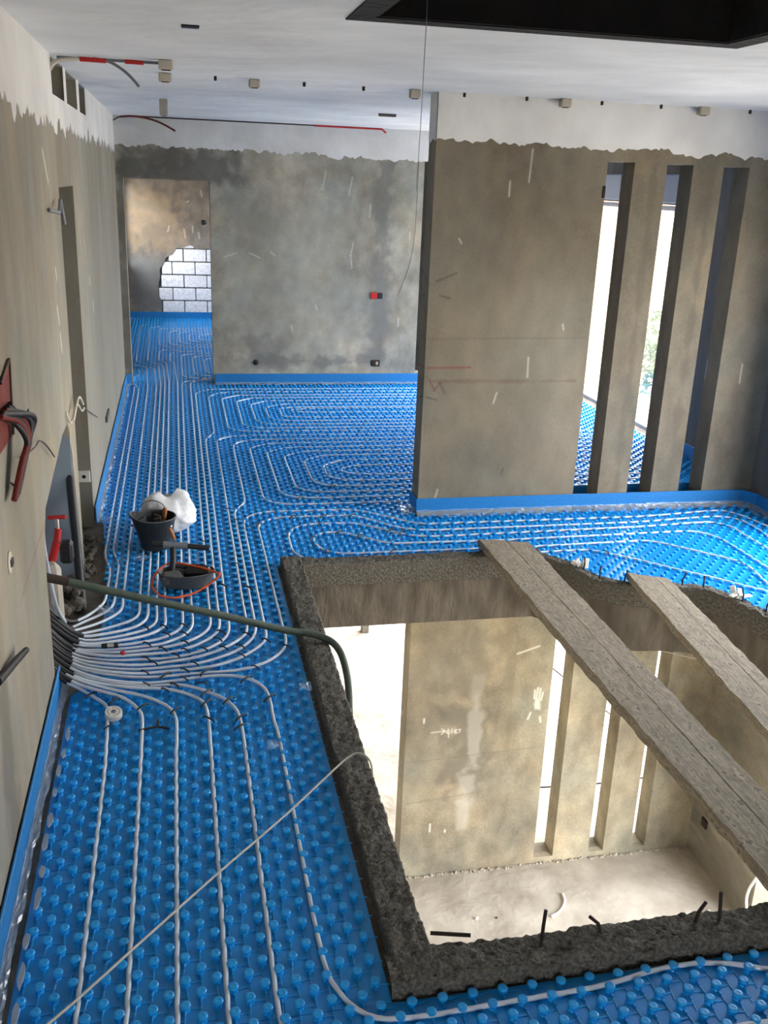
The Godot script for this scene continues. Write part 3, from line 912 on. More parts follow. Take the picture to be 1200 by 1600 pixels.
# ------------------------------------------------------------------ blue perimeter strips
func strip(label: String, pts: PackedVector3Array, h: float, lift: float, film_side: float, film_w: float) -> void:
	var t := thing("edge_strip", label, "insulation strip", pts[0])
	var st := begin()
	var fs := begin()
	var o := pts[0]
	for i in pts.size() - 1:
		var a := pts[i] - o
		var b := pts[i + 1] - o
		var d := (b - a).normalized()
		var s := V(-d.z, 0, d.x) * film_side
		var c := (a + b) * 0.5 + Vector3.UP * (lift + h * 0.5)
		var bs := Basis(d, Vector3.UP, d.cross(Vector3.UP))
		rbox(st, Transform3D(bs, c), V(a.distance_to(b) + 0.006, h, 0.010), 0.003)
		# crinkled film skirt: hangs from the strip and lies over the first nubs
		var n := int(a.distance_to(b) / 0.025)
		var m := 7
		for j in n:
			for k in m:
				var q: Array[Vector3] = []
				for e: Vector2 in [Vector2(j, k), Vector2(j + 1, k), Vector2(j + 1, k + 1), Vector2(j, k + 1)]:
					var along := a.lerp(b, e.x / n)
					var f := e.y / m
					var wv := rough.get_noise_2d((along.x + along.z) * 1.6 + o.x * 3.0, f * 0.5)
					var wd := film_w * (0.8 + 0.35 * rough.get_noise_1d((along.x + along.z) * 0.25))
					var y := lerpf(lift + h * (0.12 if lift > 0.0 else 0.25), 0.028, minf(1.0, f * 1.5)) if f < 0.67 else 0.027
					q.append(along + s * (0.007 + wd * f * f) + Vector3.UP * (maxf(0.004, y + wv * 0.016)))
				quad(fs, q[0], q[1], q[2], q[3], Vector3.UP)
	obj("foam_strip", st.commit(), M.strip, t)
	if film_w > 0.0:
		obj("film_skirt", fs.commit(), M.film, t)

func build_strips() -> void:
	strip("blue foam edge strip along the near left wall with crinkled clear film", PackedVector3Array([V(-0.628, 0, 0.6), V(-0.628, 0, -4.47)]), 0.135, 0.0, 1.0, 0.04)
	strip("blue foam edge strip along the far left wall beside the corridor pipes", PackedVector3Array([V(-0.628, 0, -6.87), V(-0.628, 0, -11.86), V(-0.57, 0, -11.88)]), 0.13, 0.02, 1.0, 0.04)
	strip("blue foam edge strip along the foot of the back wall", PackedVector3Array([V(0.43, 0, -11.885), V(4.8, 0, -11.885)]), 0.12, 0.03, 1.0, 0.06)
	strip("blue foam edge strip wrapping the grey pier and passing under its slits", PackedVector3Array([V(1.768, 0, -7.07), V(1.768, 0, -6.848), V(4.44, 0, -6.848), V(4.56, 0, -6.83), V(4.625, 0, -6.72), V(4.627, 0, -2.5)]), 0.105, 0.045, 1.0, 0.10)
	strip("blue foam edge strip in front of the far room block wall", PackedVector3Array([V(-0.83, 0, -17.785), V(3.05, 0, -17.785)]), 0.12, 0.0, 1.0, 0.0)
	strip("blue foam edge strip of the bay outer wall seen through the third slit", PackedVector3Array([V(4.835, 0, -8.8), V(4.835, 0, -7.1)]), 0.15, 0.0, -1.0, 0.03)
	strip("blue foam edge strip behind the slits on the back of the pier wall", PackedVector3Array([V(4.8, 0, -7.075), V(1.8, 0, -7.075)]), 0.15, 0.0, 1.0, 0.03)
	strip("blue foam edge strip on the left side wall of the far room", PackedVector3Array([V(-0.838, 0, -12.15), V(-0.838, 0, -17.7)]), 0.12, 0.0, 1.0, 0.0)
	# pale torn foam pieces at the near strip
	for i in 14:
		var z := -1.95 - i * 0.16 + rng.randf_range(-0.03, 0.03)
		var st := begin()
		var l := rng.randf_range(0.05, 0.12)
		var poly := PackedVector2Array()
		for k in 9:
			var a := TAU * k / 9
			poly.append(Vector2(cos(a) * 0.011 * rng.randf_range(0.7, 1.2), sin(a) * l * 0.5 * rng.randf_range(0.8, 1.1)))
		slab(st, poly, 0.0, 0.008)
		var o := obj("film_scrap", st.commit(), M.scrap, null, V(-0.555 + rng.randf_range(-0.006, 0.008), 0.024, z))
		tag(o, "pale torn scrap by the near blue strip, %s from the camera end" % ["first", "second", "third", "fourth", "fifth", "sixth", "seventh", "eighth", "ninth", "tenth", "eleventh", "twelfth", "thirteenth", "fourteenth"][i], "scrap", "torn scraps along the near edge strip")
	var k := 0
	for s: Array in [[0.565, -4.2, 0.05, "crumpled clear film scrap on the pit curb's left edge"], [-0.46, -5.3, 0.075, "grey film scrap on the pipes just below the niche"], [-0.29, -6.1, 0.07, "torn grey film scrap in front of the black bucket's base"], [-0.57, -6.9, 0.09, "torn film flap at the corner end of the far left strip"], [0.36, -3.75, 0.04, "small clear film scrap between pipe and pit, right of the pipe bend"], [-0.36, -6.75, 0.03, "small pale crumb left of the black bucket"]]:
		var st := begin()
		var c: Array = []
		var nn := 7
		for i in nn:
			for j in nn:
				var f := Vector2(i - 3.0, j - 3.0) / 3.0
				c.append(V(f.x * s[2] * 0.6, 0.006 + absf(rough.get_noise_2d(f.x * 0.09 + k * 7.0, f.y * 0.09)) * 0.05, f.y * s[2] * 0.6) * (1.0 + 0.3 * rough.get_noise_2d(f.x + k, f.y)))
		for i in nn - 1:
			for j in nn - 1:
				quad(st, c[i * nn + j], c[i * nn + j + 1], c[(i + 1) * nn + j + 1], c[(i + 1) * nn + j], Vector3.UP)
		var o := obj("film_scrap", st.commit(), M.film if k != 5 else M.scrap, null, V(s[0], 0.03 if k != 0 else 0.06, s[1]))
		tag(o, s[3], "scrap")
		k += 1

# ------------------------------------------------------------------ heating pipes
func pipe(label: String, text: String, cut: float, group := "", sleeve := 0) -> void:
	var pts := PackedVector3Array()
	for e in text.split(";"):
		var q := e.strip_edges().split_floats(" ")
		pts.append(V(q[0], q[2] if q.size() > 2 else 0.012, q[1]))
	var r := rounded(pts, cut)
	for i in r.size():
		if r[i].y < 0.02 and i > 0 and i < r.size() - 1:
			var d := (r[i + 1] - r[i - 1]).normalized()
			r[i] += V(-d.z, 0, d.x) * 0.0014 * sin((r[i].x + r[i].z) * TAU * 10.0)
	if sleeve > 0:
		var t := thing("heating_pipe", label, "heating pipe", r[0], group)
		var loc := PackedVector3Array()
		for p in r:
			loc.append(p - r[0])
		obj("tube", tube_mesh(loc, 0.0083, 8), M.pipe, t)
		var s := PackedVector3Array()
		var acc := 0.0
		for i in loc.size():
			if i > 0:
				acc += loc[i].distance_to(loc[i - 1])
			if acc > 0.25:
				break
			s.append(loc[i])
		var o := obj("sleeve", tube_mesh(s, 0.0125, 9), M.black, t)
		o.set_meta("label", "black sleeve end")
	else:
		var mesh_pts := PackedVector3Array()
		for p in r:
			mesh_pts.append(p - r[0])
		tag(obj("heating_pipe", tube_mesh(mesh_pts, 0.0083, 7), M.pipe, null, r[0]), label, "heating pipe", group)

func build_pipes() -> void:
	pipe("white pipe, first corridor run from the left wall, kinking left beside the bucket", "-0.74 -5.091 0.24; -0.669 -5.071 0.081; -0.587 -5.151 0.061; -0.523 -5.301 0.041; -0.478 -5.426 0.036; -0.478 -5.6 0.014; -0.478 -6; -0.533 -6.25; -0.533 -11.4; -0.535 -11.8", 0.1, "", 3)
	pipe("white pipe, second corridor run from the left wall, kinking left like its left neighbour", "-0.74 -5.028 0.24; -0.663 -5.008 0.075; -0.636 -5.059 0.055; -0.562 -5.189 0.035; -0.464 -5.295 0.03; -0.422 -5.402 0.03; -0.43 -5.6 0.014; -0.43 -6.1; -0.482 -6.32; -0.482 -11.6; -0.5 -11.75; -0.545 -11.95", 0.1, "", 3)
	pipe("white pipe, third corridor run from the left wall, passing just left of the black bucket", "-0.74 -4.982 0.24; -0.653 -4.962 0.081; -0.603 -5.016 0.061; -0.499 -5.126 0.041; -0.412 -5.232 0.036; -0.369 -5.322 0.036; -0.378 -5.523 0.014; -0.382 -11.7; -0.413 -12.89; -0.427 -13.05; -0.578 -13.23; -0.695 -13.29", 0.1, "", 3)
	pipe("white pipe, fourth corridor run from the left wall, running under the bucket", "-0.74 -4.948 0.24; -0.6 -4.928 0.075; -0.545 -4.988 0.055; -0.438 -5.076 0.035; -0.309 -5.167 0.03; -0.27 -5.249 0.03; -0.28 -5.524 0.014; -0.28 -11.7; -0.316 -12.89; -0.333 -13; -0.545 -13.17; -0.69 -13.17", 0.1, "", 3)
	pipe("white pipe, fifth corridor run from the left wall, under the bucket and through the doorway", "-0.74 -4.901 0.24; -0.584 -4.881 0.081; -0.457 -4.944 0.061; -0.321 -5.034 0.041; -0.253 -5.105 0.036; -0.22 -5.2 0.036; -0.23 -5.504 0.014; -0.23 -11.9; -0.26 -12.94; -0.274 -13.17; -0.444 -13.29; -0.576 -13.47; -0.611 -15.54; -0.616 -16.83; -0.485 -16.98", 0.1, "", 3)
	pipe("white pipe, sixth corridor run from the left wall, under the bag and through the doorway", "-0.74 -4.861 0.24; -0.576 -4.841 0.075; -0.427 -4.9 0.055; -0.262 -5.005 0.035; -0.194 -5.075 0.03; -0.169 -5.164 0.03; -0.18 -5.417 0.014; -0.18 -12; -0.203 -12.94; -0.222 -13.23; -0.372 -13.4; -0.423 -13.53; -0.447 -14.79; -0.463 -16.55; -0.296 -16.74", 0.1, "", 3)
	pipe("white pipe, seventh corridor run from the left wall, under the bag, looping past the doorway", "-0.74 -4.805 0.24; -0.571 -4.785 0.081; -0.368 -4.855 0.061; -0.231 -4.936 0.041; -0.158 -5.01 0.036; -0.12 -5.074 0.036; -0.13 -5.367 0.014; -0.13 -12.1; -0.164 -13.23; -0.181 -13.41; -0.268 -13.53; -0.279 -13.97; -0.266 -14.31; -0.188 -14.41; 0.03 -14.31", 0.1, "", 3)
	pipe("white pipe, eighth corridor run from the left wall, beside the bag, kinked in the doorway", "-0.74 -4.808 0.24; -0.604 -4.788 0.075; -0.366 -4.809 0.055; -0.201 -4.885 0.035; -0.117 -4.936 0.03; -0.117 -4.943 0.03; -0.059 -4.995 0.03; -0.026 -5.067 0.03; -0.028 -5.355 0.014; -0.028 -12; -0.068 -13.38; -0.117 -13.47; -0.129 -13.97; -0.107 -14.17; 0.029 -14.24; 0.328 -14.31", 0.1, "", 3)
	pipe("white pipe, ninth corridor run from the left wall, turning right on the doorway threshold", "-0.74 -4.766 0.24; -0.605 -4.746 0.081; -0.472 -4.755 0.061; -0.311 -4.798 0.041; -0.144 -4.837 0.036; -0.116 -4.864 0.03; -0.021 -4.938 0.03; 0.031 -5.044 0.03; 0.025 -5.383 0.014; 0.025 -11.9; 0.06 -12.1; 0.2 -12.16; 1.6 -12.16", 0.1, "", 3)
	pipe("white pipe, tenth corridor run from the left wall, turning right just before the doorway", "-0.74 -4.753 0.24; -0.604 -4.733 0.075; -0.362 -4.722 0.055; -0.2 -4.783 0.035; -0.116 -4.807 0.03; -0.003 -4.856 0.03; 0.089 -4.946 0.03; 0.131 -5.046 0.03; 0.127 -5.475 0.014; 0.127 -11.9; 0.15 -12.05; 0.25 -12.2; 0.6 -12.3", 0.1, "", 3)
	pipe("white pipe, eleventh corridor run from the left wall, turning right along the back wall's foot", "-0.74 -4.757 0.24; -0.63 -4.737 0.081; -0.413 -4.675 0.061; -0.198 -4.721 0.041; -0.115 -4.745 0.03; -0.054 -4.758 0.03; 0.04 -4.808 0.03; 0.132 -4.896 0.03; 0.182 -5.009 0.03; 0.178 -5.469 0.014; 0.178 -11.2; 0.178 -11.4; 0.32 -11.6; 0.6 -11.62; 4.3 -11.62", 0.1, "", 3)
	pipe("white pipe, twelfth corridor run from the left wall, kinked halfway, second row from back wall", "-0.74 -4.705 0.24; -0.599 -4.685 0.075; -0.411 -4.639 0.055; -0.197 -4.672 0.035; -0.115 -4.678 0.03; -0.036 -4.694 0.03; 0.089 -4.746 0.03; 0.194 -4.852 0.03; 0.233 -4.972 0.03; 0.228 -5.463 0.014; 0.228 -9.25; 0.322 -9.5; 0.322 -11.2; 0.45 -11.42; 0.7 -11.45; 4.3 -11.45", 0.1, "", 3)
	pipe("white pipe, thirteenth corridor run from the left wall, turning right in mid back bay", "-0.74 -4.657 0.24; -0.594 -4.637 0.081; -0.408 -4.592 0.061; -0.222 -4.593 0.041; -0.115 -4.638 0.03; 0.007 -4.655 0.03; 0.163 -4.729 0.03; 0.292 -4.861 0.03; 0.334 -4.959 0.03; 0.332 -5.451 0.014; 0.332 -9.1; 0.345 -9.25; 0.5 -9.38; 0.7 -9.38; 4.3 -9.38", 0.1, "", 3)
	pipe("white pipe, fourteenth corridor run from the left wall, kinked opposite the grey pier", "-0.74 -4.632 0.24; -0.587 -4.612 0.075; -0.406 -4.556 0.055; -0.248 -4.561 0.035; -0.114 -4.58 0.03; 0.036 -4.592 0.03; 0.191 -4.664 0.03; 0.311 -4.772 0.03; 0.381 -4.923 0.03; 0.38 -5.445 0.014; 0.38 -7.1; 0.48 -7.28; 0.48 -9; 0.54 -9.15; 0.7 -9.22; 4.3 -9.22", 0.1, "", 3)
	pipe("white pipe, fifteenth corridor run from the left wall, bending round the pier's foot", "-0.74 -4.586 0.24; -0.583 -4.566 0.081; -0.403 -4.511 0.061; -0.246 -4.504 0.041; -0.114 -4.535 0.03; 0.095 -4.545 0.03; 0.251 -4.615 0.03; 0.372 -4.736 0.03; 0.433 -4.843 0.03; 0.432 -5.439 0.014; 0.432 -6.8; 0.46 -6.94; 0.6 -7.05; 1.31 -7.04; 1.51 -6.88; 1.74 -6.65; 3.6 -6.65; 4.29 -6.74; 4.38 -6.698; 4.45 -6.518; 4.49 -6.317", 0.1, "", 3)
	pipe("white pipe, sixteenth corridor run from the left wall, rightmost, bending below the pier", "-0.74 -4.586 0.24; -0.588 -4.566 0.075; -0.456 -4.518 0.055; -0.298 -4.483 0.035; -0.114 -4.478 0.03; 0.034 -4.496 0.03; 0.213 -4.49 0.03; 0.355 -4.529 0.03; 0.47 -4.627 0.03; 0.535 -4.757 0.03; 0.535 -5.427 0.014; 0.533 -6.72; 0.575 -6.83; 0.7 -6.91; 1.29 -6.9; 1.44 -6.74; 1.6 -6.56; 1.8 -6.51; 3.5 -6.53; 4.21 -6.603; 4.35 -6.528; 4.38 -6.314; 4.36 -6.114", 0.1, "", 3)
	pipe("white pipe, outermost of six turning to the camera, sweeping round the pit corner", "-0.74 -4.541 0.24; -0.589 -4.521 0.081; -0.398 -4.422 0.061; -0.243 -4.404 0.041; -0.113 -4.423 0.03; 0.021 -4.448 0.03; 0.152 -4.461 0.03; 0.269 -4.432 0.03; 0.353 -4.347 0.03; 0.388 -4.223 0.03; 0.384 -4.001 0.03; 0.4 -3.9; 0.4 -2.7; 0.41 -2.4; 0.5 -2.24; 0.64 -2.22; 1.3 -2.24; 1.5 -2.28; 1.7 -2.28; 1.9 -2.2; 2.6 -2.2", 0.1, "", 3)
	pipe("white pipe, second from the pit of the six running to the camera", "-0.74 -4.538 0.24; -0.604 -4.518 0.075; -0.45 -4.44 0.055; -0.243 -4.382 0.035; -0.113 -4.393 0.03; -0.038 -4.389 0.03; 0.059 -4.328 0.03; 0.169 -4.219 0.03; 0.22 -4.111 0.03; 0.234 -3.981 0.03; 0.238 -3.8; 0.238 -2.3; 0.26 -2.1; 0.4 -2.02; 2.6 -2.02", 0.1, "", 3)
	pipe("white pipe, third from the pit of the six running to the camera", "-0.74 -4.498 0.24; -0.6 -4.478 0.081; -0.447 -4.396 0.061; -0.293 -4.368 0.041; -0.139 -4.355 0.036; -0.045 -4.319 0.03; 0.034 -4.25 0.03; 0.077 -4.176 0.03; 0.085 -4.002 0.03; 0.086 -3.75; 0.086 -1.2", 0.1, "", 3)
	pipe("white pipe, fourth from the pit of the six running to the camera", "-0.74 -4.488 0.24; -0.604 -4.468 0.075; -0.393 -4.346 0.055; -0.24 -4.307 0.035; -0.138 -4.229 0.03; -0.084 -4.147 0.03; -0.067 -4.071 0.03; -0.063 -4.024 0.03; -0.068 -3.75; -0.068 -1.2", 0.1, "", 3)
	pipe("white pipe, second from the near left wall, running to the camera", "-0.74 -4.444 0.24; -0.6 -4.424 0.081; -0.468 -4.346 0.061; -0.341 -4.301 0.041; -0.289 -4.251 0.036; -0.235 -4.153 0.036; -0.219 -4.083 0.036; -0.22 -3.75; -0.22 -1.2", 0.1, "", 3)
	pipe("white pipe, nearest the near left wall, passing the white spool", "-0.74 -4.434 0.24; -0.604 -4.414 0.075; -0.531 -4.376 0.055; -0.469 -4.329 0.035; -0.404 -4.252 0.03; -0.384 -4.204 0.03; -0.37 -3.75; -0.37 -1.2", 0.1, "", 3)
	pipe("white pipe of the far coil by the back wall, outermost left bend", "4.3 -11.27; 0.67 -11.27; 0.49 -11.11; 0.47 -11.05; 0.47 -9.7; 0.57 -9.57; 0.75 -9.54; 4.3 -9.54", 0.09, "")
	pipe("white pipe of the far coil by the back wall, second bend inward", "4.3 -11.12; 0.83 -11.12; 0.65 -10.96; 0.63 -10.9; 0.63 -9.83; 0.73 -9.7; 0.91 -9.67; 4.3 -9.67", 0.09, "")
	pipe("white pipe of the far coil by the back wall, third bend inward", "4.3 -10.95; 0.98 -10.95; 0.8 -10.79; 0.78 -10.73; 0.78 -9.98; 0.88 -9.85; 1.06 -9.82; 4.3 -9.82", 0.09, "")
	pipe("white pipe of the far coil by the back wall, fourth bend inward", "4.3 -10.78; 1.13 -10.78; 0.95 -10.62; 0.93 -10.56; 0.93 -10.13; 1.03 -10; 1.21 -9.97; 4.3 -9.97", 0.09, "")
	pipe("white pipe of the far coil by the back wall, fifth bend inward, near the centre", "4.3 -10.62; 1.28 -10.62; 1.1 -10.57; 1.08 -10.51; 1.08 -10.18; 1.18 -10.16; 1.36 -10.13; 4.3 -10.13", 0.09, "")
	pipe("white pipe of the far coil by the back wall, innermost tight hairpin", "4.3 -10.55; 1.4 -10.55; 1.22 -10.5; 1.2 -10.44; 1.2 -10.4; 1.3 -10.38; 1.48 -10.35; 4.3 -10.35", 0.09, "")
	pipe("white pipe of the middle coil beside the grey pier, outermost left bend", "4.3 -9.07; 0.83 -9.07; 0.65 -8.92; 0.63 -8.86; 0.63 -7.35; 0.73 -7.23; 0.91 -7.2; 4.3 -7.2", 0.09, "")
	pipe("white pipe of the middle coil beside the grey pier, second bend inward", "4.3 -8.91; 0.978 -8.91; 0.798 -8.76; 0.778 -8.7; 0.778 -7.5; 0.878 -7.38; 1.06 -7.35; 4.3 -7.35", 0.09, "")
	pipe("white pipe of the middle coil beside the grey pier, third bend inward", "4.3 -8.76; 1.12 -8.76; 0.944 -8.61; 0.924 -8.55; 0.924 -7.65; 1.02 -7.53; 1.2 -7.5; 4.3 -7.5", 0.09, "")
	pipe("white pipe of the middle coil beside the grey pier, fourth bend inward", "4.3 -8.61; 1.29 -8.61; 1.11 -8.46; 1.09 -8.4; 1.09 -7.8; 1.19 -7.68; 1.37 -7.65; 4.3 -7.65", 0.09, "")
	pipe("white pipe of the middle coil beside the grey pier, fifth bend inward", "4.3 -8.44; 1.44 -8.44; 1.26 -8.29; 1.24 -8.23; 1.24 -7.95; 1.34 -7.83; 1.52 -7.8; 4.3 -7.8", 0.09, "")
	pipe("white pipe of the middle coil beside the grey pier, innermost hairpin", "4.3 -8.26; 1.58 -8.26; 1.41 -8.19; 1.39 -8.13; 1.39 -8.04; 1.49 -8; 1.67 -7.97; 4.3 -7.97", 0.09, "")
	pipe("white pipe of the coil beyond the pit, outer bend nearest the pit", "0.9 -5.97; 0.83 -5.99; 0.727 -6.17; 0.732 -6.5; 0.77 -6.64; 0.9 -6.74; 1.26 -6.73; 1.45 -6.57; 1.6 -6.42; 1.8 -6.38; 3.4 -6.42; 4.08 -6.477; 4.19 -6.377; 4.19 -6.104; 4.2 -5.861", 0.09, "")
	pipe("white pipe of the coil beyond the pit, lowest run curving off past the planks", "0.9 -5.97; 1.48 -5.95; 2.16 -5.98; 2.85 -6; 3.1 -5.79; 3.3 -5.58; 3.51 -5.385; 3.62 -5.252; 3.74 -5.143", 0.09, "")
	pipe("white pipe of the coil beyond the pit, inner hairpin with a bend under the slits", "3.81 -5.262; 3.86 -5.563; 3.83 -5.675; 3.51 -6.014; 3.37 -6.135; 2.4 -6.1; 1.05 -6.11; 0.93 -6.2; 0.89 -6.41; 0.98 -6.55; 1.12 -6.54; 1.24 -6.45; 1.42 -6.27; 2.25 -6.25; 3.3 -6.28; 3.82 -6.298; 3.95 -6.156; 3.97 -5.912; 3.98 -5.514", 0.09, "")
	pipe("white pipe in the far room beyond the doorway, leftmost, against its side wall", "-0.738 -13.9; -0.749 -14.79; -0.76 -15.78; -0.817 -15.82", 0.12, "")
	pipe("white pipe in the far room beyond the doorway, upper coil, outermost", "0.927 -16.64; -0.137 -16.49; -0.293 -16.48; -0.3 -15.56; -0.284 -14.8; -0.061 -14.59; 0.81 -14.61", 0.12, "")
	pipe("white pipe in the far room beyond the doorway, upper coil, second bend", "0.913 -16.41; -0.008 -16.3; -0.136 -16.18; -0.147 -15.56; -0.126 -14.91; 0.079 -14.73; 0.817 -14.74", 0.12, "")
	pipe("white pipe in the far room beyond the doorway, upper coil, third bend", "0.902 -16.21; 0.12 -16.14; 0.01 -16.05; 0.002 -15.65; 0.023 -15.06; 0.212 -14.88; 0.826 -14.88", 0.12, "")
	pipe("white pipe in the far room beyond the doorway, upper coil, fourth bend", "0.891 -16.02; 0.296 -15.95; 0.167 -15.86; 0.17 -15.22; 0.384 -15.04; 0.834 -15.03", 0.12, "")
	pipe("white pipe in the far room beyond the doorway, upper coil, innermost hairpin", "0.887 -15.95; 0.525 -15.92; 0.33 -15.78; 0.312 -15.58; 0.337 -15.34; 0.488 -15.23; 0.845 -15.22", 0.12, "")
	pipe("white pipe in the far room beyond the doorway, lower coil, outermost", "0.781 -14.12; 0.266 -14.11; 0.05 -14.01; 0.031 -13.72; 0.042 -12.5; 0.075 -12.35; 0.323 -12.29; 0.675 -12.28", 0.12, "")
	pipe("white pipe in the far room beyond the doorway, lower coil, second bend", "0.77 -13.92; 0.317 -13.91; 0.204 -13.85; 0.183 -13.6; 0.199 -12.56; 0.308 -12.45; 0.685 -12.44", 0.12, "")
	pipe("white pipe in the far room beyond the doorway, lower coil, inner bend", "0.761 -13.76; 0.458 -13.76; 0.342 -13.6; 0.351 -12.69; 0.416 -12.63; 0.696 -12.63", 0.12, "")
	pipe("white larger pipe hairpin inside the doorway's left jamb", "-0.639 -12.95; -0.547 -12.92; -0.511 -12.82; -0.502 -12.54; -0.528 -12.38; -0.615 -12.35", 0.06, "")
	pipe("white smaller pipe hairpin inside the doorway's left jamb", "-0.675 -12.82; -0.634 -12.82; -0.606 -12.67; -0.622 -12.52; -0.662 -12.52", 0.06, "")
	var proto: MeshInstance3D = null
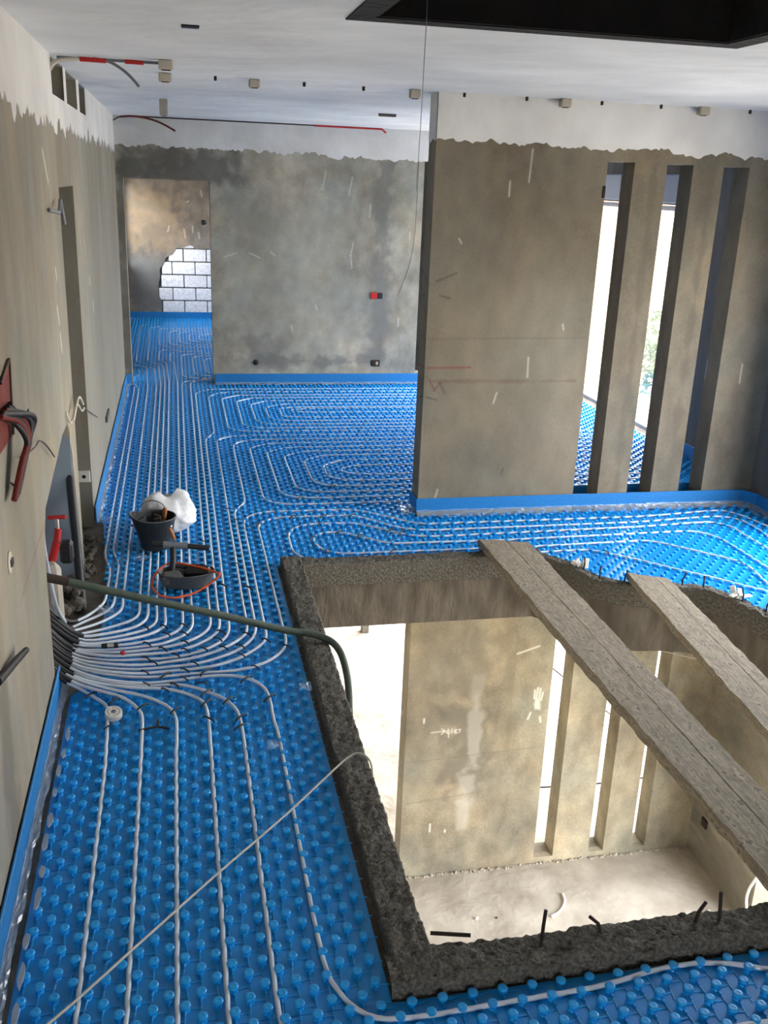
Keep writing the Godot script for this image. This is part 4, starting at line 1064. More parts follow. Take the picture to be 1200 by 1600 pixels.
	for e in "-0.233 -5.043 0.043 0.055 | black clip on the sixth corridor pipe from the left wall; -0.129 -5.043 0.043 0.056 | black clip on the seventh corridor pipe from the left wall, second from the niche end; -0.116 -4.946 0.042 0.054 | black clip on the eighth corridor pipe from the left wall, first from the niche end; -0.217 -4.835 0.042 0.052 | black clip on the ninth corridor pipe from the left wall, first from the niche end; -0.385 -4.838 0.043 0.051 | black clip on the seventh corridor pipe from the left wall, first from the niche end; -0.218 -4.668 0.041 0.049 | black clip on the twelfth corridor pipe from the left wall, first from the niche end; -0.179 -4.615 0.040 0.048 | black clip on the thirteenth corridor pipe from the left wall, first from the niche end; -0.132 -4.766 0.041 0.051 | black clip on the eleventh corridor pipe from the left wall, second from the niche end; -0.065 -4.684 0.040 0.049 | black clip on the twelfth corridor pipe from the left wall, second from the niche end; -0.473 -4.678 0.042 0.048 | black clip on the eleventh corridor pipe from the left wall, first from the niche end; -0.220 -4.516 0.040 0.046 | black clip on the fifteenth corridor pipe from the left wall, first from the niche end; -0.212 -4.392 0.039 0.044 | black clip on the second near pipe from the pit, first from the niche end; -0.071 -4.362 0.038 0.044 | black clip on the second near pipe from the pit, third from the niche end; -0.118 -4.320 0.037 0.044 | black clip on the third near pipe from the pit, first from the niche end; -0.019 -5.042 0.045 0.056 | black clip on the eighth corridor pipe from the left wall, second from the niche end; -0.018 -4.937 0.045 0.054 | black clip on the ninth corridor pipe from the left wall, second from the niche end; -0.015 -4.828 0.044 0.052 | black clip on the tenth corridor pipe from the left wall, first from the niche end; -0.014 -4.736 0.043 0.051 | black clip on the twelfth corridor pipe from the left wall, third from the niche end; 0.185 -4.933 0.043 0.054 | black clip on the eleventh corridor pipe from the left wall, third from the niche end; 0.162 -4.848 0.043 0.053 | black clip on the twelfth corridor pipe from the left wall, fifth from the niche end; 0.082 -4.737 0.043 0.051 | black clip on the twelfth corridor pipe from the left wall, fourth from the niche end; 0.189 -4.737 0.042 0.051 | black clip on the thirteenth corridor pipe from the left wall, second from the niche end; 0.326 -4.885 0.043 0.054 | black clip on the thirteenth corridor pipe from the left wall, third from the niche end; 0.278 -4.747 0.042 0.052 | black clip on the fourteenth corridor pipe from the left wall, second from the niche end; 0.277 -4.637 0.040 0.050 | black clip on the fifteenth corridor pipe from the left wall, second from the niche end; 0.422 -4.800 0.041 0.053 | black clip on the fifteenth corridor pipe from the left wall, third from the niche end; 0.529 -4.707 0.040 0.052 | black clip on the sixteenth corridor pipe from the left wall, fifth from the niche end; 0.341 -4.496 0.039 0.047 | black clip on the sixteenth corridor pipe from the left wall, fourth from the niche end; 0.030 -4.577 0.042 0.048 | black clip on the fourteenth corridor pipe from the left wall, first from the niche end; -0.019 -4.512 0.042 0.047 | black clip on the sixteenth corridor pipe from the left wall, second from the niche end; -0.025 -4.420 0.041 0.045 | black clip on the outermost near pipe by the pit, first from the niche end; -0.072 -4.367 0.041 0.045 | black clip on the second near pipe from the pit, second from the niche end; 0.085 -4.480 0.057 -0.064 | black clip on the sixteenth corridor pipe from the left wall, third from the niche end; 0.284 -4.378 0.060 -0.061 | black clip on the outermost near pipe by the pit, second from the niche end; 0.384 -4.175 0.059 -0.057 | black clip on the outermost near pipe by the pit, third from the niche end; 0.081 -4.269 0.055 -0.058 | black clip on the second near pipe from the pit, fifth from the niche end; 0.185 -4.179 0.056 -0.057 | black clip on the second near pipe from the pit, sixth from the niche end; 0.077 -4.167 0.053 -0.056 | black clip on the third near pipe from the pit, second from the niche end; 0.236 -4.014 0.055 -0.053 | black clip on the second near pipe from the pit, seventh from the niche end; -0.067 -4.121 0.050 -0.054 | black clip on the fourth near pipe from the pit; -0.118 -4.468 0.057 -0.060 | black clip on the sixteenth corridor pipe from the left wall, first from the niche end; -0.472 -4.322 0.050 -0.055 | black clip on the near pipe beside the left wall, first from the niche end; -0.221 -4.175 0.052 -0.052 | black clip on the second near pipe from the left wall; -0.358 -4.245 0.051 -0.054 | black clip on the near pipe beside the left wall, second from the niche end; -0.368 -4.014 0.043 -0.038 | black clip on the near pipe beside the left wall, third from the niche end; 0.057 -4.364 0.057 -0.005 | black clip on the second near pipe from the pit, fourth from the niche end; 0.084 -4.017 0.051 0.053 | black clip on the third near pipe from the pit, third from the niche end; 0.224 -3.928 0.056 -0.047 | black clip on the second near pipe from the pit, eighth from the niche end; 0.223 -5.583 0.059 0.068 | black clip on the twelfth corridor pipe from the left wall, sixth from the niche end; 0.377 -5.530 0.058 0.067 | black clip on the fourteenth corridor pipe from the left wall, third from the niche end; 0.128 -6.365 0.025 0.015 | black clip on the tenth corridor pipe from the left wall, second from the niche end; 0.323 -5.939 0.024 0.012 | black clip on the thirteenth corridor pipe from the left wall, fourth from the niche end; 0.374 -6.796 0.028 0.014 | black clip on the fourteenth corridor pipe from the left wall, fourth from the niche end; 0.324 -7.051 0.029 0.015 | black clip on the thirteenth corridor pipe from the left wall, fifth from the niche end; 0.467 -6.646 0.039 -0.023 | black clip on the fifteenth corridor pipe from the left wall, fourth from the niche end; 0.539 -6.681 0.051 -0.050 | black clip on the sixteenth corridor pipe from the left wall, sixth from the niche end; 1.223 -7.562 0.067 -0.083 | black clip on the middle coil, third inward; 0.909 -7.258 0.061 -0.076 | black clip on the middle coil, outermost left; 0.803 -6.825 0.056 -0.068 | black clip on the sixteenth corridor pipe from the left wall, seventh from the niche end; 1.034 -6.819 0.059 -0.068 | black clip on the outer coil bend beyond the pit, second from the niche end; 1.261 -6.819 0.062 -0.069 | black clip on the sixteenth corridor pipe from the left wall, eighth from the niche end; 1.476 -6.451 0.061 -0.062 | black clip on the outer coil bend beyond the pit, third from the niche end; 1.568 -6.427 0.062 -0.062 | black clip on the outer coil bend beyond the pit, fourth from the niche end; 1.224 -6.364 0.057 -0.060 | black clip on the inner hairpin beyond the pit, sixth from the niche end; 1.093 -6.451 0.058 -0.062 | black clip on the inner hairpin beyond the pit, fifth from the niche end; 0.893 -6.365 0.054 -0.060 | black clip on the inner hairpin beyond the pit, fourth from the niche end; 0.950 -6.101 0.053 -0.055 | black clip on the inner hairpin beyond the pit, third from the niche end; 1.413 -6.050 0.057 -0.055 | black clip on the inner hairpin beyond the pit, second from the niche end; 0.992 -6.649 0.057 -0.065 | black clip on the outer coil bend beyond the pit, first from the niche end; 4.289 -6.440 0.022 0.048 | black clip on the sixteenth corridor pipe from the left wall, ninth from the niche end; 3.788 -5.573 0.021 0.038 | black clip on the inner hairpin beyond the pit, first from the niche end; 2.915 -5.865 0.025 0.052 | black clip on the lowest pipe run beyond the pit".split(";"):
		var q := e.get_slice("|", 0).strip_edges().split_floats(" ")
		var d := V(q[2], 0, q[3])
		var ln := clampf(d.length(), 0.05, 0.085)
		var o: MeshInstance3D
		if proto == null:
			var st := begin()
			tube(st, PackedVector3Array([V(-0.5, -0.13, 0), V(-0.4, 0.0, 0), V(-0.12, 0.05, 0), V(0.12, 0.05, 0), V(0.4, 0.0, 0), V(0.5, -0.13, 0)]), 0.062, 7)
			proto = obj("pipe_clip", st.commit(), M.black)
			tag(proto, "", "pipe clip", "black pipe clips")
			o = proto
		else:
			o = proto.duplicate()
			o.name = "pipe_clip"
			put(o)
		o.set_meta("label", e.get_slice("|", 1).strip_edges())
		o.transform = Transform3D(Basis(Vector3.UP, -atan2(d.z, d.x)).scaled(Vector3.ONE * ln), V(q[0], 0.046, q[1]))

# ------------------------------------------------------------------ planks, rebar, wire, hose
func plank(label: String, a0: Vector3, a1: Vector3, w0: float, w1: float, th: float, crack: float, seed_: int) -> void:
	var st := begin()
	st.set_smooth_group(-1)
	var d := (a1 - a0)
	var ln := d.length()
	var u := d.normalized()
	var s := V(u.z, 0, -u.x)
	if s.x < 0.0:
		s = -s
	var nz := FastNoiseLite.new()
	nz.seed = seed_
	nz.frequency = 1.0
	var n := 70
	var c := crack
	var prof := [-1.0, -0.985, -0.7, -0.4, c - 0.035, c - 0.012, c, c + 0.012, c + 0.035, 0.55, 0.8, 0.985, 1.0]
	var top: Array = []
	var bot: Array = []
	for i in n + 1:
		var f := float(i) / n
		var w := lerpf(w0, w1, f) * 0.5
		var rowt: Array = []
		var rowb: Array = []
		for k in prof.size():
			var p: float = prof[k]
			var wander := 0.05 * nz.get_noise_1d(f * 7.0) if absf(p - c) < 0.05 else 0.0
			var edge := 0.012 * nz.get_noise_2d(f * 22.0, p * 3.0) if absf(p) > 0.9 else 0.0
			var end := 0.02 * nz.get_noise_1d(p * 3.0 + 9.0) + (0.05 * p if i == 0 else 0.0)
			var q := u * (f * ln + (end if i == 0 or i == n else 0.0)) + s * (w * (p + wander) + edge)
			var y := 0.003 * nz.get_noise_2d(f * 18.0, p * 4.0)
			if absf(p) > 0.99:
				y -= 0.006
			if k == 6:
				y -= 0.016
			rowt.append(q + Vector3.UP * y)
			rowb.append(q + Vector3.DOWN * th)
		top.append(rowt)
		bot.append(rowb)
	var last := prof.size() - 1
	for i in n:
		var u0 := float(i) / n * ln * 0.4
		var u1 := float(i + 1) / n * ln * 0.4
		for k in last:
			var v0: float = prof[k] * 0.5 + 0.5
			var v1: float = prof[k + 1] * 0.5 + 0.5
			quad(st, top[i][k], top[i + 1][k], top[i + 1][k + 1], top[i][k + 1], Vector3.UP, [Vector2(u0, v0), Vector2(u1, v0), Vector2(u1, v1), Vector2(u0, v1)])
			quad(st, bot[i][k], bot[i + 1][k], bot[i + 1][k + 1], bot[i][k + 1], Vector3.DOWN, [Vector2(u0, v0), Vector2(u1, v0), Vector2(u1, v1), Vector2(u0, v1)])
		for k: int in [0, last]:
			quad(st, top[i][k], top[i + 1][k], bot[i + 1][k], bot[i][k], s * (-1.0 if k == 0 else 1.0), [Vector2(u0, 0), Vector2(u1, 0), Vector2(u1, 0.2), Vector2(u0, 0.2)])
	for i: int in [0, n]:
		for k in last:
			quad(st, top[i][k], top[i][k + 1], bot[i][k + 1], bot[i][k], u * (-1.0 if i == 0 else 1.0), [Vector2(0, 0), Vector2(0.05, 0), Vector2(0.05, 0.2), Vector2(0, 0.2)])
	tag(obj("plank", st.commit(), M.board, null, a0), label, "plank")

func build_pit_things() -> void:
	plank("wide weathered plank with a long split, laid across the pit nearer the camera", V(2.185, 0.118, -5.97), V(2.19, 0.118, -2.2), 0.34, 0.28, 0.055, 0.12, 3)
	plank("narrower weathered plank across the pit at the far right, beside the curved edge", V(2.965, 0.085, -5.33), V(2.63, 0.118, -2.2), 0.245, 0.27, 0.045, 0.3, 6)
	var fl := get_node("floor")
	# cut reinforcement stubs along the edges
	for r: Array in [[1.13, -2.4, 0.012, 0.13], [1.36, -2.41, -0.05, 0.07], [1.69, -2.4, 0.05, 0.08], [1.79, -2.4, 0.0, 0.115], [2.02, -2.4, 0.13, 0.14], [2.36, -2.4, 0.03, 0.10], [2.6, -2.4, -0.04, 0.08]]:
		var rb := PackedVector3Array([V(r[0], 0.03, r[1]), V(r[0] + r[2] * 0.4, 0.06 + r[3] * 0.5, r[1] - 0.01), V(r[0] + r[2], 0.05 + r[3], r[1] - 0.02)])
		obj("rebar_stub", tube_mesh(rb, 0.0065, 7), M.rust, fl)
	for q: Vector2 in [Vector2(2.64, -5.62), Vector2(2.70, -5.47), Vector2(2.82, -5.37), Vector2(3.2, -5.28), Vector2(3.31, -5.22), Vector2(3.46, -5.0), Vector2(3.53, -4.83)]:
		obj("rebar_stub", tube_mesh(PackedVector3Array([V(q.x, -0.02, q.y), V(q.x + rng.randf_range(-0.01, 0.012), 0.06, q.y), V(q.x + rng.randf_range(-0.02, 0.02), 0.11, q.y)]), 0.005, 6), M.rust, fl)
	obj("rebar_stub", tube_mesh(PackedVector3Array([V(0.77, 0.068, -2.5), V(0.9, 0.075, -2.46)]), 0.007, 6), M.rust, fl)
	# pale foam rags on the curved edge
	var k := 0
	for q: Array in [[2.64, -5.66, "crumpled white foam rag at the start of the curved pit edge"], [3.46, -5.05, "crumpled white foam rag near the right end of the curved edge"]]:
		var st := begin()
		for i in 5:
			rbox(st, Transform3D(Basis(V(rng.randf(), 1, rng.randf()).normalized(), rng.randf() * 3.0), V(rng.randf_range(-0.05, 0.05), 0.012 * i * 0.5 + 0.01, rng.randf_range(-0.02, 0.03))), V(0.07, 0.012, 0.035), 0.004)
		tag(obj("foam_rag", st.commit(), M.offwhite, null, V(q[0], 0.03, q[1])), q[2], "rag")
	# thin pale cable over the near floor, hooked over the curb
	var wp := spline(PackedVector3Array([V(-0.62, 0.05, -2.2), V(-0.43, 0.035, -2.38), V(-0.18, 0.034, -2.66), V(0.07, 0.034, -2.94), V(0.36, 0.036, -3.25), V(0.6, 0.062, -3.5), V(0.67, 0.075, -3.56), V(0.72, 0.085, -3.57), V(0.765, 0.06, -3.53), V(0.775, -0.06, -3.5)]), 8)
	tag(obj("cable", tube_mesh(wp, 0.0045, 7), M.wire), "thin pale cable lying diagonally across the near pipes to the pit edge", "cable")
	# green hose from the niche, over the curb into the pit
	var hp := spline(PackedVector3Array([V(-0.70, 0.66, -4.36), V(-0.64, 0.63, -4.42), V(-0.2, 0.44, -4.54), V(0.25, 0.25, -4.66), V(0.52, 0.14, -4.71), V(0.68, 0.1, -4.72), V(0.79, 0.055, -4.66), V(0.83, -0.04, -4.55), V(0.835, -0.2, -4.45), V(0.83, -0.5, -4.4)]), 8)
	var hs := thing("hose", "dark green hose stretching from the wall niche over the pit curb", "hose", hp[0])
	var hl := PackedVector3Array()
	for p in hp:
		hl.append(p - hp[0])
	obj("tube", tube_mesh(hl, 0.0195, 12), M.hose, hs)
	obj("muddy_end", tube_mesh(PackedVector3Array([hl[0], hl[6], hl[10]]), 0.0225, 10), M.rust, hs)
	# things on the lower floor
	tag(obj("pipe_offcut", tube_mesh(spline(PackedVector3Array([V(3.17, LOW + 0.012, -6.42), V(3.15, LOW + 0.012, -6.32), V(3.07, LOW + 0.012, -6.22), V(2.97, LOW + 0.012, -6.17)]), 6), 0.012, 8), M.offwhite), "short curved white pipe offcut lying on the lower floor", "pipe offcut")
	for c: Array in [[2.33, -6.26, 0.022, "larger pale crumb alone on the lower floor near the pit's left corner"], [2.5, -6.24, 0.014, "tiny dark crumb on the lower floor beside the pale crumb"], [4.35, -6.0, 0.03, "white plastic peg on the lower floor near the side wall"]]:
		tag(obj("crumb", box(V(c[0], LOW + c[2] * 0.4, c[1]), V(c[2] * 1.6, c[2] * 0.8, c[2]), c[2] * 0.3, Basis(Vector3.UP, 0.5)), M.rust if c[2] < 0.02 else M.offwhite), c[3], "debris")
	tag(obj("cable", tube_mesh(spline(PackedVector3Array([V(4.585, -2.7, -5.72), V(4.57, -2.89, -5.76), V(4.56, -3.06, -5.81), V(4.56, -3.2, -5.81), V(4.57, -3.42, -5.72)]), 6), 0.012, 8), M.offwhite), "white bowed cable standing against the lower side wall opening", "cable")
	for w: Array in [[V(3.6, -2.2, -8.5), V(5.2, -4.1 + 0.6, -8.5), "upper thin wire crossing behind the lower slits"], [V(3.3, -3.38, -7.9), V(4.5, -2.8, -7.12), "lower thin wire crossing behind the third lower slit"]]:
		tag(obj("wire", tube_mesh(PackedVector3Array([w[0], (w[0] + w[1]) * 0.5 + V(0, -0.03, 0), w[1]]), 0.008, 6), M.rust), w[2], "wire")
	tag(obj("string", tube_mesh(PackedVector3Array([V(2.7, -0.452, -5.6), V(3.3, -0.455, -5.15)]), 0.004, 5), M.wire), "thin pale string at the underside of the curved slab edge", "string")

# ------------------------------------------------------------------ left wall and niche
func build_left_wall_things() -> void:
	var n := thing("manifold_niche", "grey manifold cabinet back and rubble inside the broken wall niche at left", "cabinet", V(-0.64, 0, -5.0))
	var bp := obj("back_panel", box(V(-0.19, 0.52, -0.08), V(0.02, 1.06, 1.3), 0.0), M.greyplate, n)
	for y: float in [0.45, 0.56, 0.68]:
		obj("panel_seam", box(V(-0.175, y, -0.1), V(0.008, 0.008, 1.2), 0.001), M.black, bp)
	obj("seam_post", box(V(-0.172, 0.55, -0.02), V(0.01, 0.3, 0.01), 0.001), M.black, bp)
	obj("side_panel", box(V(-0.10, 0.5, -0.71), V(0.2, 1.1, 0.02), 0.0), M.greyplate, n)
	var st := begin()
	for i in 46:
		var s := rng.randf_range(0.03, 0.09)
		var f := rng.randf()
		rbox(st, Transform3D(Basis(V(rng.randf(), rng.randf(), rng.randf() + 0.1).normalized(), rng.randf() * 6.0), V(rng.randf_range(-0.15, 0.03), 0.02 + (1.0 - f) * rng.randf_range(0.0, 0.28), -0.2 - f * 0.6)), V(s, s * 0.7, s * 0.8), s * 0.2)
	var rb := obj("rubble", st.commit(), M.gravel, n)
	rb.set_meta("kind", "stuff")
	# white broken block foot
	obj("plaster_lump", box(V(-0.08, 0.22, -0.1), V(0.10, 0.42, 0.12), 0.03, Basis(Vector3.UP, 0.3)), M.lower, n)
	var d := obj("drain_pipe", tube_mesh(PackedVector3Array([V(-0.60, 0.0, -5.40), V(-0.63, 0.4, -5.58), V(-0.66, 0.78, -5.74)]), 0.026, 12), M.black)
	tag(d, "upright black plastic pipe in the wall niche beside the door jamb", "pipe")
	tag(obj("connection_pipe", tube_mesh(spline(PackedVector3Array([V(-0.70, 0.75, -4.75), V(-0.69, 0.52, -4.8), V(-0.68, 0.40, -4.82), V(-0.67, 0.26, -4.88), V(-0.65, 0.13, -4.98)]), 6), 0.0095, 8), M.pipe), "bent white pipe dropping inside the niche behind the hose", "pipe")
	var v := thing("shutoff_valve", "red handled valve with red insulated tail inside the wall niche", "valve", V(-0.72, 0.63, -5.3))
	obj("lever", box(V(0.04, 0.03, 0.1), V(0.10, 0.022, 0.022), 0.006), M.red, v)
	obj("stem", tube_mesh(PackedVector3Array([V(0.04, -0.04, 0.1), V(0.04, 0.03, 0.1)]), 0.01, 10), M.steel, v)
	obj("sleeve", tube_mesh(PackedVector3Array([V(0.042, -0.035, 0.1), V(0.03, -0.105, 0.105)]), 0.019, 12), M.red, v)
	obj("sleeve", tube_mesh(PackedVector3Array([V(0.028, -0.115, 0.105), V(-0.005, -0.23, 0.11)]), 0.022, 12), M.red, v)
	obj("coupling", box(V(0.06, -0.23, -0.05), V(0.07, 0.12, 0.1), 0.015), M.black, v)
	# electrical recess with cable bundle
	var e := thing("junction_recess", "dark red electrical box in the left wall, cut by the frame edge", "electrical box", V(-0.64, 1.63, -3.68))
	var rs := begin()
	prism(rs, PackedVector2Array([Vector2(-0.35, -0.14), Vector2(0.11, -0.14), Vector2(0.17, 0.14), Vector2(-0.05, 0.09), Vector2(-0.35, 0.05)]), V(0.006, 0, 0), Vector3.FORWARD, Vector3.RIGHT, 0.02)
	obj("box_face", rs.commit(), M.darkred, e)
	obj("rim", tube_mesh(PackedVector3Array([V(0.008, -0.14, -0.11), V(0.008, 0.14, -0.17), V(0.008, 0.09, 0.05)]), 0.006, 6), M.brownwire, e)
	var c := thing("cable_bundle", "dark bundle of black and red cables hanging from the red wall box", "cable bundle", V(-0.62, 1.5, -3.66))
	for i in 14:
		var o := rng.randf_range(-0.13, 0.12)
		var w := rng.randf_range(-0.06, 0.07)
		obj("cable", tube_mesh(spline(PackedVector3Array([V(0.0, 0.13, o + 0.05), V(0.03 + w * 0.5, 0.06, -0.10 - w + o * 0.3), V(0.045, -0.02, -0.13 - w + o * 0.3), V(0.03, -0.09, -0.06 + o * 0.5), V(0.01, -0.2, 0.06 + o * 0.4)]), 6), 0.011, 7), M.darkred if i % 3 == 1 else M.rubber, c)
	obj("wire_tail", tube_mesh(spline(PackedVector3Array([V(0.02, -0.08, -0.05), V(0.0, -0.14, -0.30), V(0.0, -0.18, -0.57), V(0.0, -0.19, -0.71), V(0.0, -0.26, -0.90), V(0.0, -0.39, -1.16)]), 6), 0.004, 6), M.brownwire, c)
	obj("wire_loop", tube_mesh(spline(PackedVector3Array([V(0.02, -0.09, -0.07), V(0.0, -0.15, -0.17), V(0.0, -0.20, -0.21), V(0.0, -0.21, -0.14), V(0.0, -0.19, -0.03), V(0.0, -0.14, 0.08)]), 6), 0.004, 6), M.brownwire, c)
	# cable poking from the near wall, holes
	tag(obj("conduit_end", tube_mesh(PackedVector3Array([V(-0.64, 0.80, -3.1), V(-0.61, 0.775, -3.3), V(-0.60, 0.735, -3.46)]), 0.017, 8, 0.012), M.rubber), "flat black conduit end poking out of the near left wall", "conduit")
	var hole := thing("wall_hole", "chipped hole with a dark anchor in the near left wall under the cables", "hole", V(-0.638, 1.07, -3.52))
	obj("chip", lathe_mesh(PackedVector2Array([Vector2(0.045, 0.0), Vector2(0.03, 0.004), Vector2(0.0001, 0.004)]), 9, Basis(Vector3.BACK, -PI / 2)), M.lower, hole)
	obj("anchor", box(V(0.005, 0.0, 0), V(0.012, 0.03, 0.04), 0.004), M.black, hole)
	tag(obj("wall_slot", box(V(-0.637, 1.435, -4.24), V(0.008, 0.1, 0.022), 0.002, Basis(Vector3.RIGHT, 0.1)), M.black), "narrow dark slot cut in the left wall beside the cable bundle", "slot")
	# cable tie strap over the door opening, upper stub
	var tie := thing("wire_knot", "pale knotted wire strap across the left door opening", "wire", V(-0.63, 1.1, -5.7))
	obj("strap", tube_mesh(spline(PackedVector3Array([V(0, 0.07, 0.17), V(0.01, -0.02, 0.05), V(0.02, 0.03, -0.2), V(0.02, -0.08, -0.5), V(0.0, -0.14, -0.85)]), 6), 0.006, 6), M.wire, tie)
	obj("strap", tube_mesh(spline(PackedVector3Array([V(0.02, -0.02, 0.02), V(0.03, 0.06, -0.25), V(0.02, -0.06, -0.6)]), 6), 0.007, 6), M.wire, tie)
	obj("tail", tube_mesh(PackedVector3Array([V(0.0, -0.14, -0.85), V(0.0, -0.45, -1.87)]), 0.003, 5), M.brownwire, tie)
	tag(obj("conduit_end", box(V(-0.632, 0.42, -8.6), V(0.02, 0.05, 0.35), 0.006), M.hose), "small green conduit end low on the far left wall above the strip", "conduit")
	tag(obj("conduit_end", tube_mesh(PackedVector3Array([V(-0.63, 2.26, -5.4), V(-0.60, 2.24, -5.6), V(-0.61, 2.3, -5.78), V(-0.6, 2.17, -5.82)]), 0.010, 7), M.grey), "short cable stub beside the top of the left door opening", "conduit")
	var pl := thing("socket_plate", "white blanking plate with a dark hole on the door reveal", "socket plate", V(-0.69, 0.39, -6.855))
	obj("plate", box(V(0.0, 0.0, 0.004), V(0.085, 0.085, 0.012), 0.004), M.offwhite, pl)
	obj("hole", lathe_mesh(PackedVector2Array([Vector2(0.014, 0.0), Vector2(0.012, 0.002), Vector2(0.0001, 0.002)]), 12, Basis(Vector3.RIGHT, PI / 2), V(0, 0, 0.0105)), M.black, pl)
	obj("rubble_heap", heap(), M.gravel).position = V(-0.66, 0.0, -6.1)
	tag(get_node("rubble_heap"), "small heap of rubble on the floor of the left door opening", "rubble", "", "stuff")

func heap() -> ArrayMesh:
	var st := begin()
	for i in 60:
		var s := rng.randf_range(0.02, 0.06)
		rbox(st, Transform3D(Basis(V(rng.randf(), rng.randf(), rng.randf() + 0.1).normalized(), rng.randf() * 6.0), V(rng.randf_range(-0.1, 0.07), rng.randf_range(0.0, 0.05), rng.randf_range(-0.5, 0.35))), V(s, s * 0.7, s), s * 0.25)
	return st.commit()

func lathe_mesh(prof: PackedVector2Array, segs: int, basis := Basis(), at := Vector3.ZERO, squash := 1.0) -> ArrayMesh:
	var st := begin()
	lathe(st, prof, segs, Transform3D(basis, at), squash)
	return st.commit()

# ------------------------------------------------------------------ things on the floor
func build_floor_things() -> void:
	# bucket
	var b := thing("bucket", "black builder's bucket full of tools with a bent rim and wire handle", "bucket", V(-0.195, 0.024, -6.36))
	var st := begin()
	var rings := 10
	var segs := 28
	var grid: Array = []
	for side in 2:
		for i in rings + 1:
			var f := float(i) / rings if side == 0 else 1.0 - float(i) / rings
			var row: Array = []
			for k in segs:
				var a := TAU * k / segs
				var rr := lerpf(0.098, 0.14, f) - (0.004 if side == 1 else 0.0)
				var bend := maxf(0.0, cos(a - PI * 1.02)) ** 6 * f * f * 0.03
				row.append(V(cos(a) * (rr + bend), 0.22 * f + bend * 0.8, sin(a) * rr * (1.0 - 0.04 * f)))
			grid.append(row)
	for i in grid.size() - 1:
		for k in segs:
			var k1 := (k + 1) % segs
			var o: Vector3 = grid[i][k] + grid[i][k1]
			o.y = 0.0
			if i > rings:
				o = -o
			quad(st, grid[i][k], grid[i][k1], grid[i + 1][k1], grid[i + 1][k], o)
	lathe(st, PackedVector2Array([Vector2(0.0001, 0.0), Vector2(0.098, 0.0)]), segs)
	var bb := obj("body", st.commit(), M.bucket, b)
	var rimp := PackedVector3Array()
	for k in segs + 1:
		rimp.append(grid[rings][k % segs])
	obj("rim", tube_mesh(rimp, 0.005, 6), M.tray, bb)
	var hp := PackedVector3Array()
	for k in 13:
		var a := PI * k / 12.0
		hp.append(V(-cos(a) * 0.10 - 0.02, 0.225 + sin(a) * 0.055, -0.03 - sin(a) * 0.13))
	obj("handle", tube_mesh(hp, 0.003, 6), M.black, b)
	# tools standing in it
	var tr := thing("trowel", "wooden handled trowel standing in the black bucket", "trowel", V(-0.15, 0.09, -6.37))
	obj("handle", lathe_mesh(PackedVector2Array([Vector2(0.0001, 0.215), Vector2(0.013, 0.21), Vector2(0.016, 0.19), Vector2(0.013, 0.14), Vector2(0.014, 0.12), Vector2(0.0001, 0.118)]), 12, Basis(Vector3.BACK, -0.12)), M.handle, tr)
	obj("tang", tube_mesh(PackedVector3Array([V(0.012, 0.12, 0), V(-0.01, 0.05, 0.0), V(-0.03, 0.03, 0)]), 0.005, 6), M.steel, tr)
	obj("blade", box(V(-0.04, 0.05, 0), V(0.07, 0.1, 0.004), 0.001, Basis(Vector3.BACK, 0.3)), M.rubber, tr)
	for q: Array in [[-0.25, -6.34, 0.35, "flat dark tool leaning at the left inside the bucket"], [-0.2, -6.38, -0.2, "broad dark tool in the middle of the bucket"], [-0.17, -6.31, 0.1, "narrow dark tool at the front of the bucket"]]:
		tag(obj("hand_tool", box(V(q[0], 0.15, q[1]), V(0.055, 0.2, 0.02), 0.006, Basis(Vector3.BACK, q[2]) * Basis(Vector3.UP, q[2] * 2.0)), M.rubber), q[3], "tool")
	tag(obj("pipe_fitting", lathe_mesh(PackedVector2Array([Vector2(0.0001, -0.03), Vector2(0.026, -0.028), Vector2(0.028, 0.0), Vector2(0.024, 0.015), Vector2(0.017, 0.018), Vector2(0.015, 0.005), Vector2(0.0001, 0.004)]), 18, Basis(Vector3.RIGHT, 0.5), V(-0.105, 0.19, -6.31)), M.steel), "shiny round metal fitting at the right inside the bucket", "fitting")
	# white bag
	var bg := thing("plastic_bag", "crumpled white plastic bag standing behind the black bucket", "bag", V(-0.115, 0.022, -6.66))
	st = begin()
	var nz := FastNoiseLite.new()
	nz.seed = 12
	nz.frequency = 1.0
	nz.fractal_octaves = 3
	nz.fractal_type = FastNoiseLite.FRACTAL_RIDGED
	var R := 22
	var S := 40
	var bp: Array = []
	for i in R + 1:
		var f := float(i) / R
		var row: Array = []
		for k in S:
			var a := TAU * k / S
			var prof := sin(PI * clampf(f * 0.97 + 0.02, 0, 1)) ** 0.42
			var dir := V(cos(a), 0, sin(a))
			var crease := nz.get_noise_3d(cos(a) * 1.3, f * 1.7, sin(a) * 1.3)
			var rr := 0.185 * prof * (1.0 - 0.15 * f) + crease * 0.04 * prof
			var y := f * 0.27
			var ear := maxf(0.0, cos(a - 2.6)) ** 6 * 0.045 + maxf(0.0, cos(a - 0.15)) ** 6 * 0.055
			y += ear * smoothstep(0.55, 0.95, f)
			rr += ear * 0.5 * smoothstep(0.6, 0.95, f)
			row.append(dir * rr * V(1.05, 1, 0.85) + V(0, y, 0))
		bp.append(row)
	st.set_smooth_group(0)
	for i in R + 1:
		for k in S:
			st.add_vertex(bp[i][k])
	for i in R:
		for k in S:
			var k1 := (k + 1) % S
			for e: int in [i * S + k, i * S + k1, (i + 1) * S + k1, i * S + k, (i + 1) * S + k1, (i + 1) * S + k]:
				st.add_index(e)
	st.generate_normals()
	obj("bag_body", st.commit(), M.bag, bg)
	# oval tray with tool and cord
	var t := thing("mortar_tray", "shallow grey oval plastic tray standing on the corridor pipes", "tray", V(0.005, 0.024, -5.68))
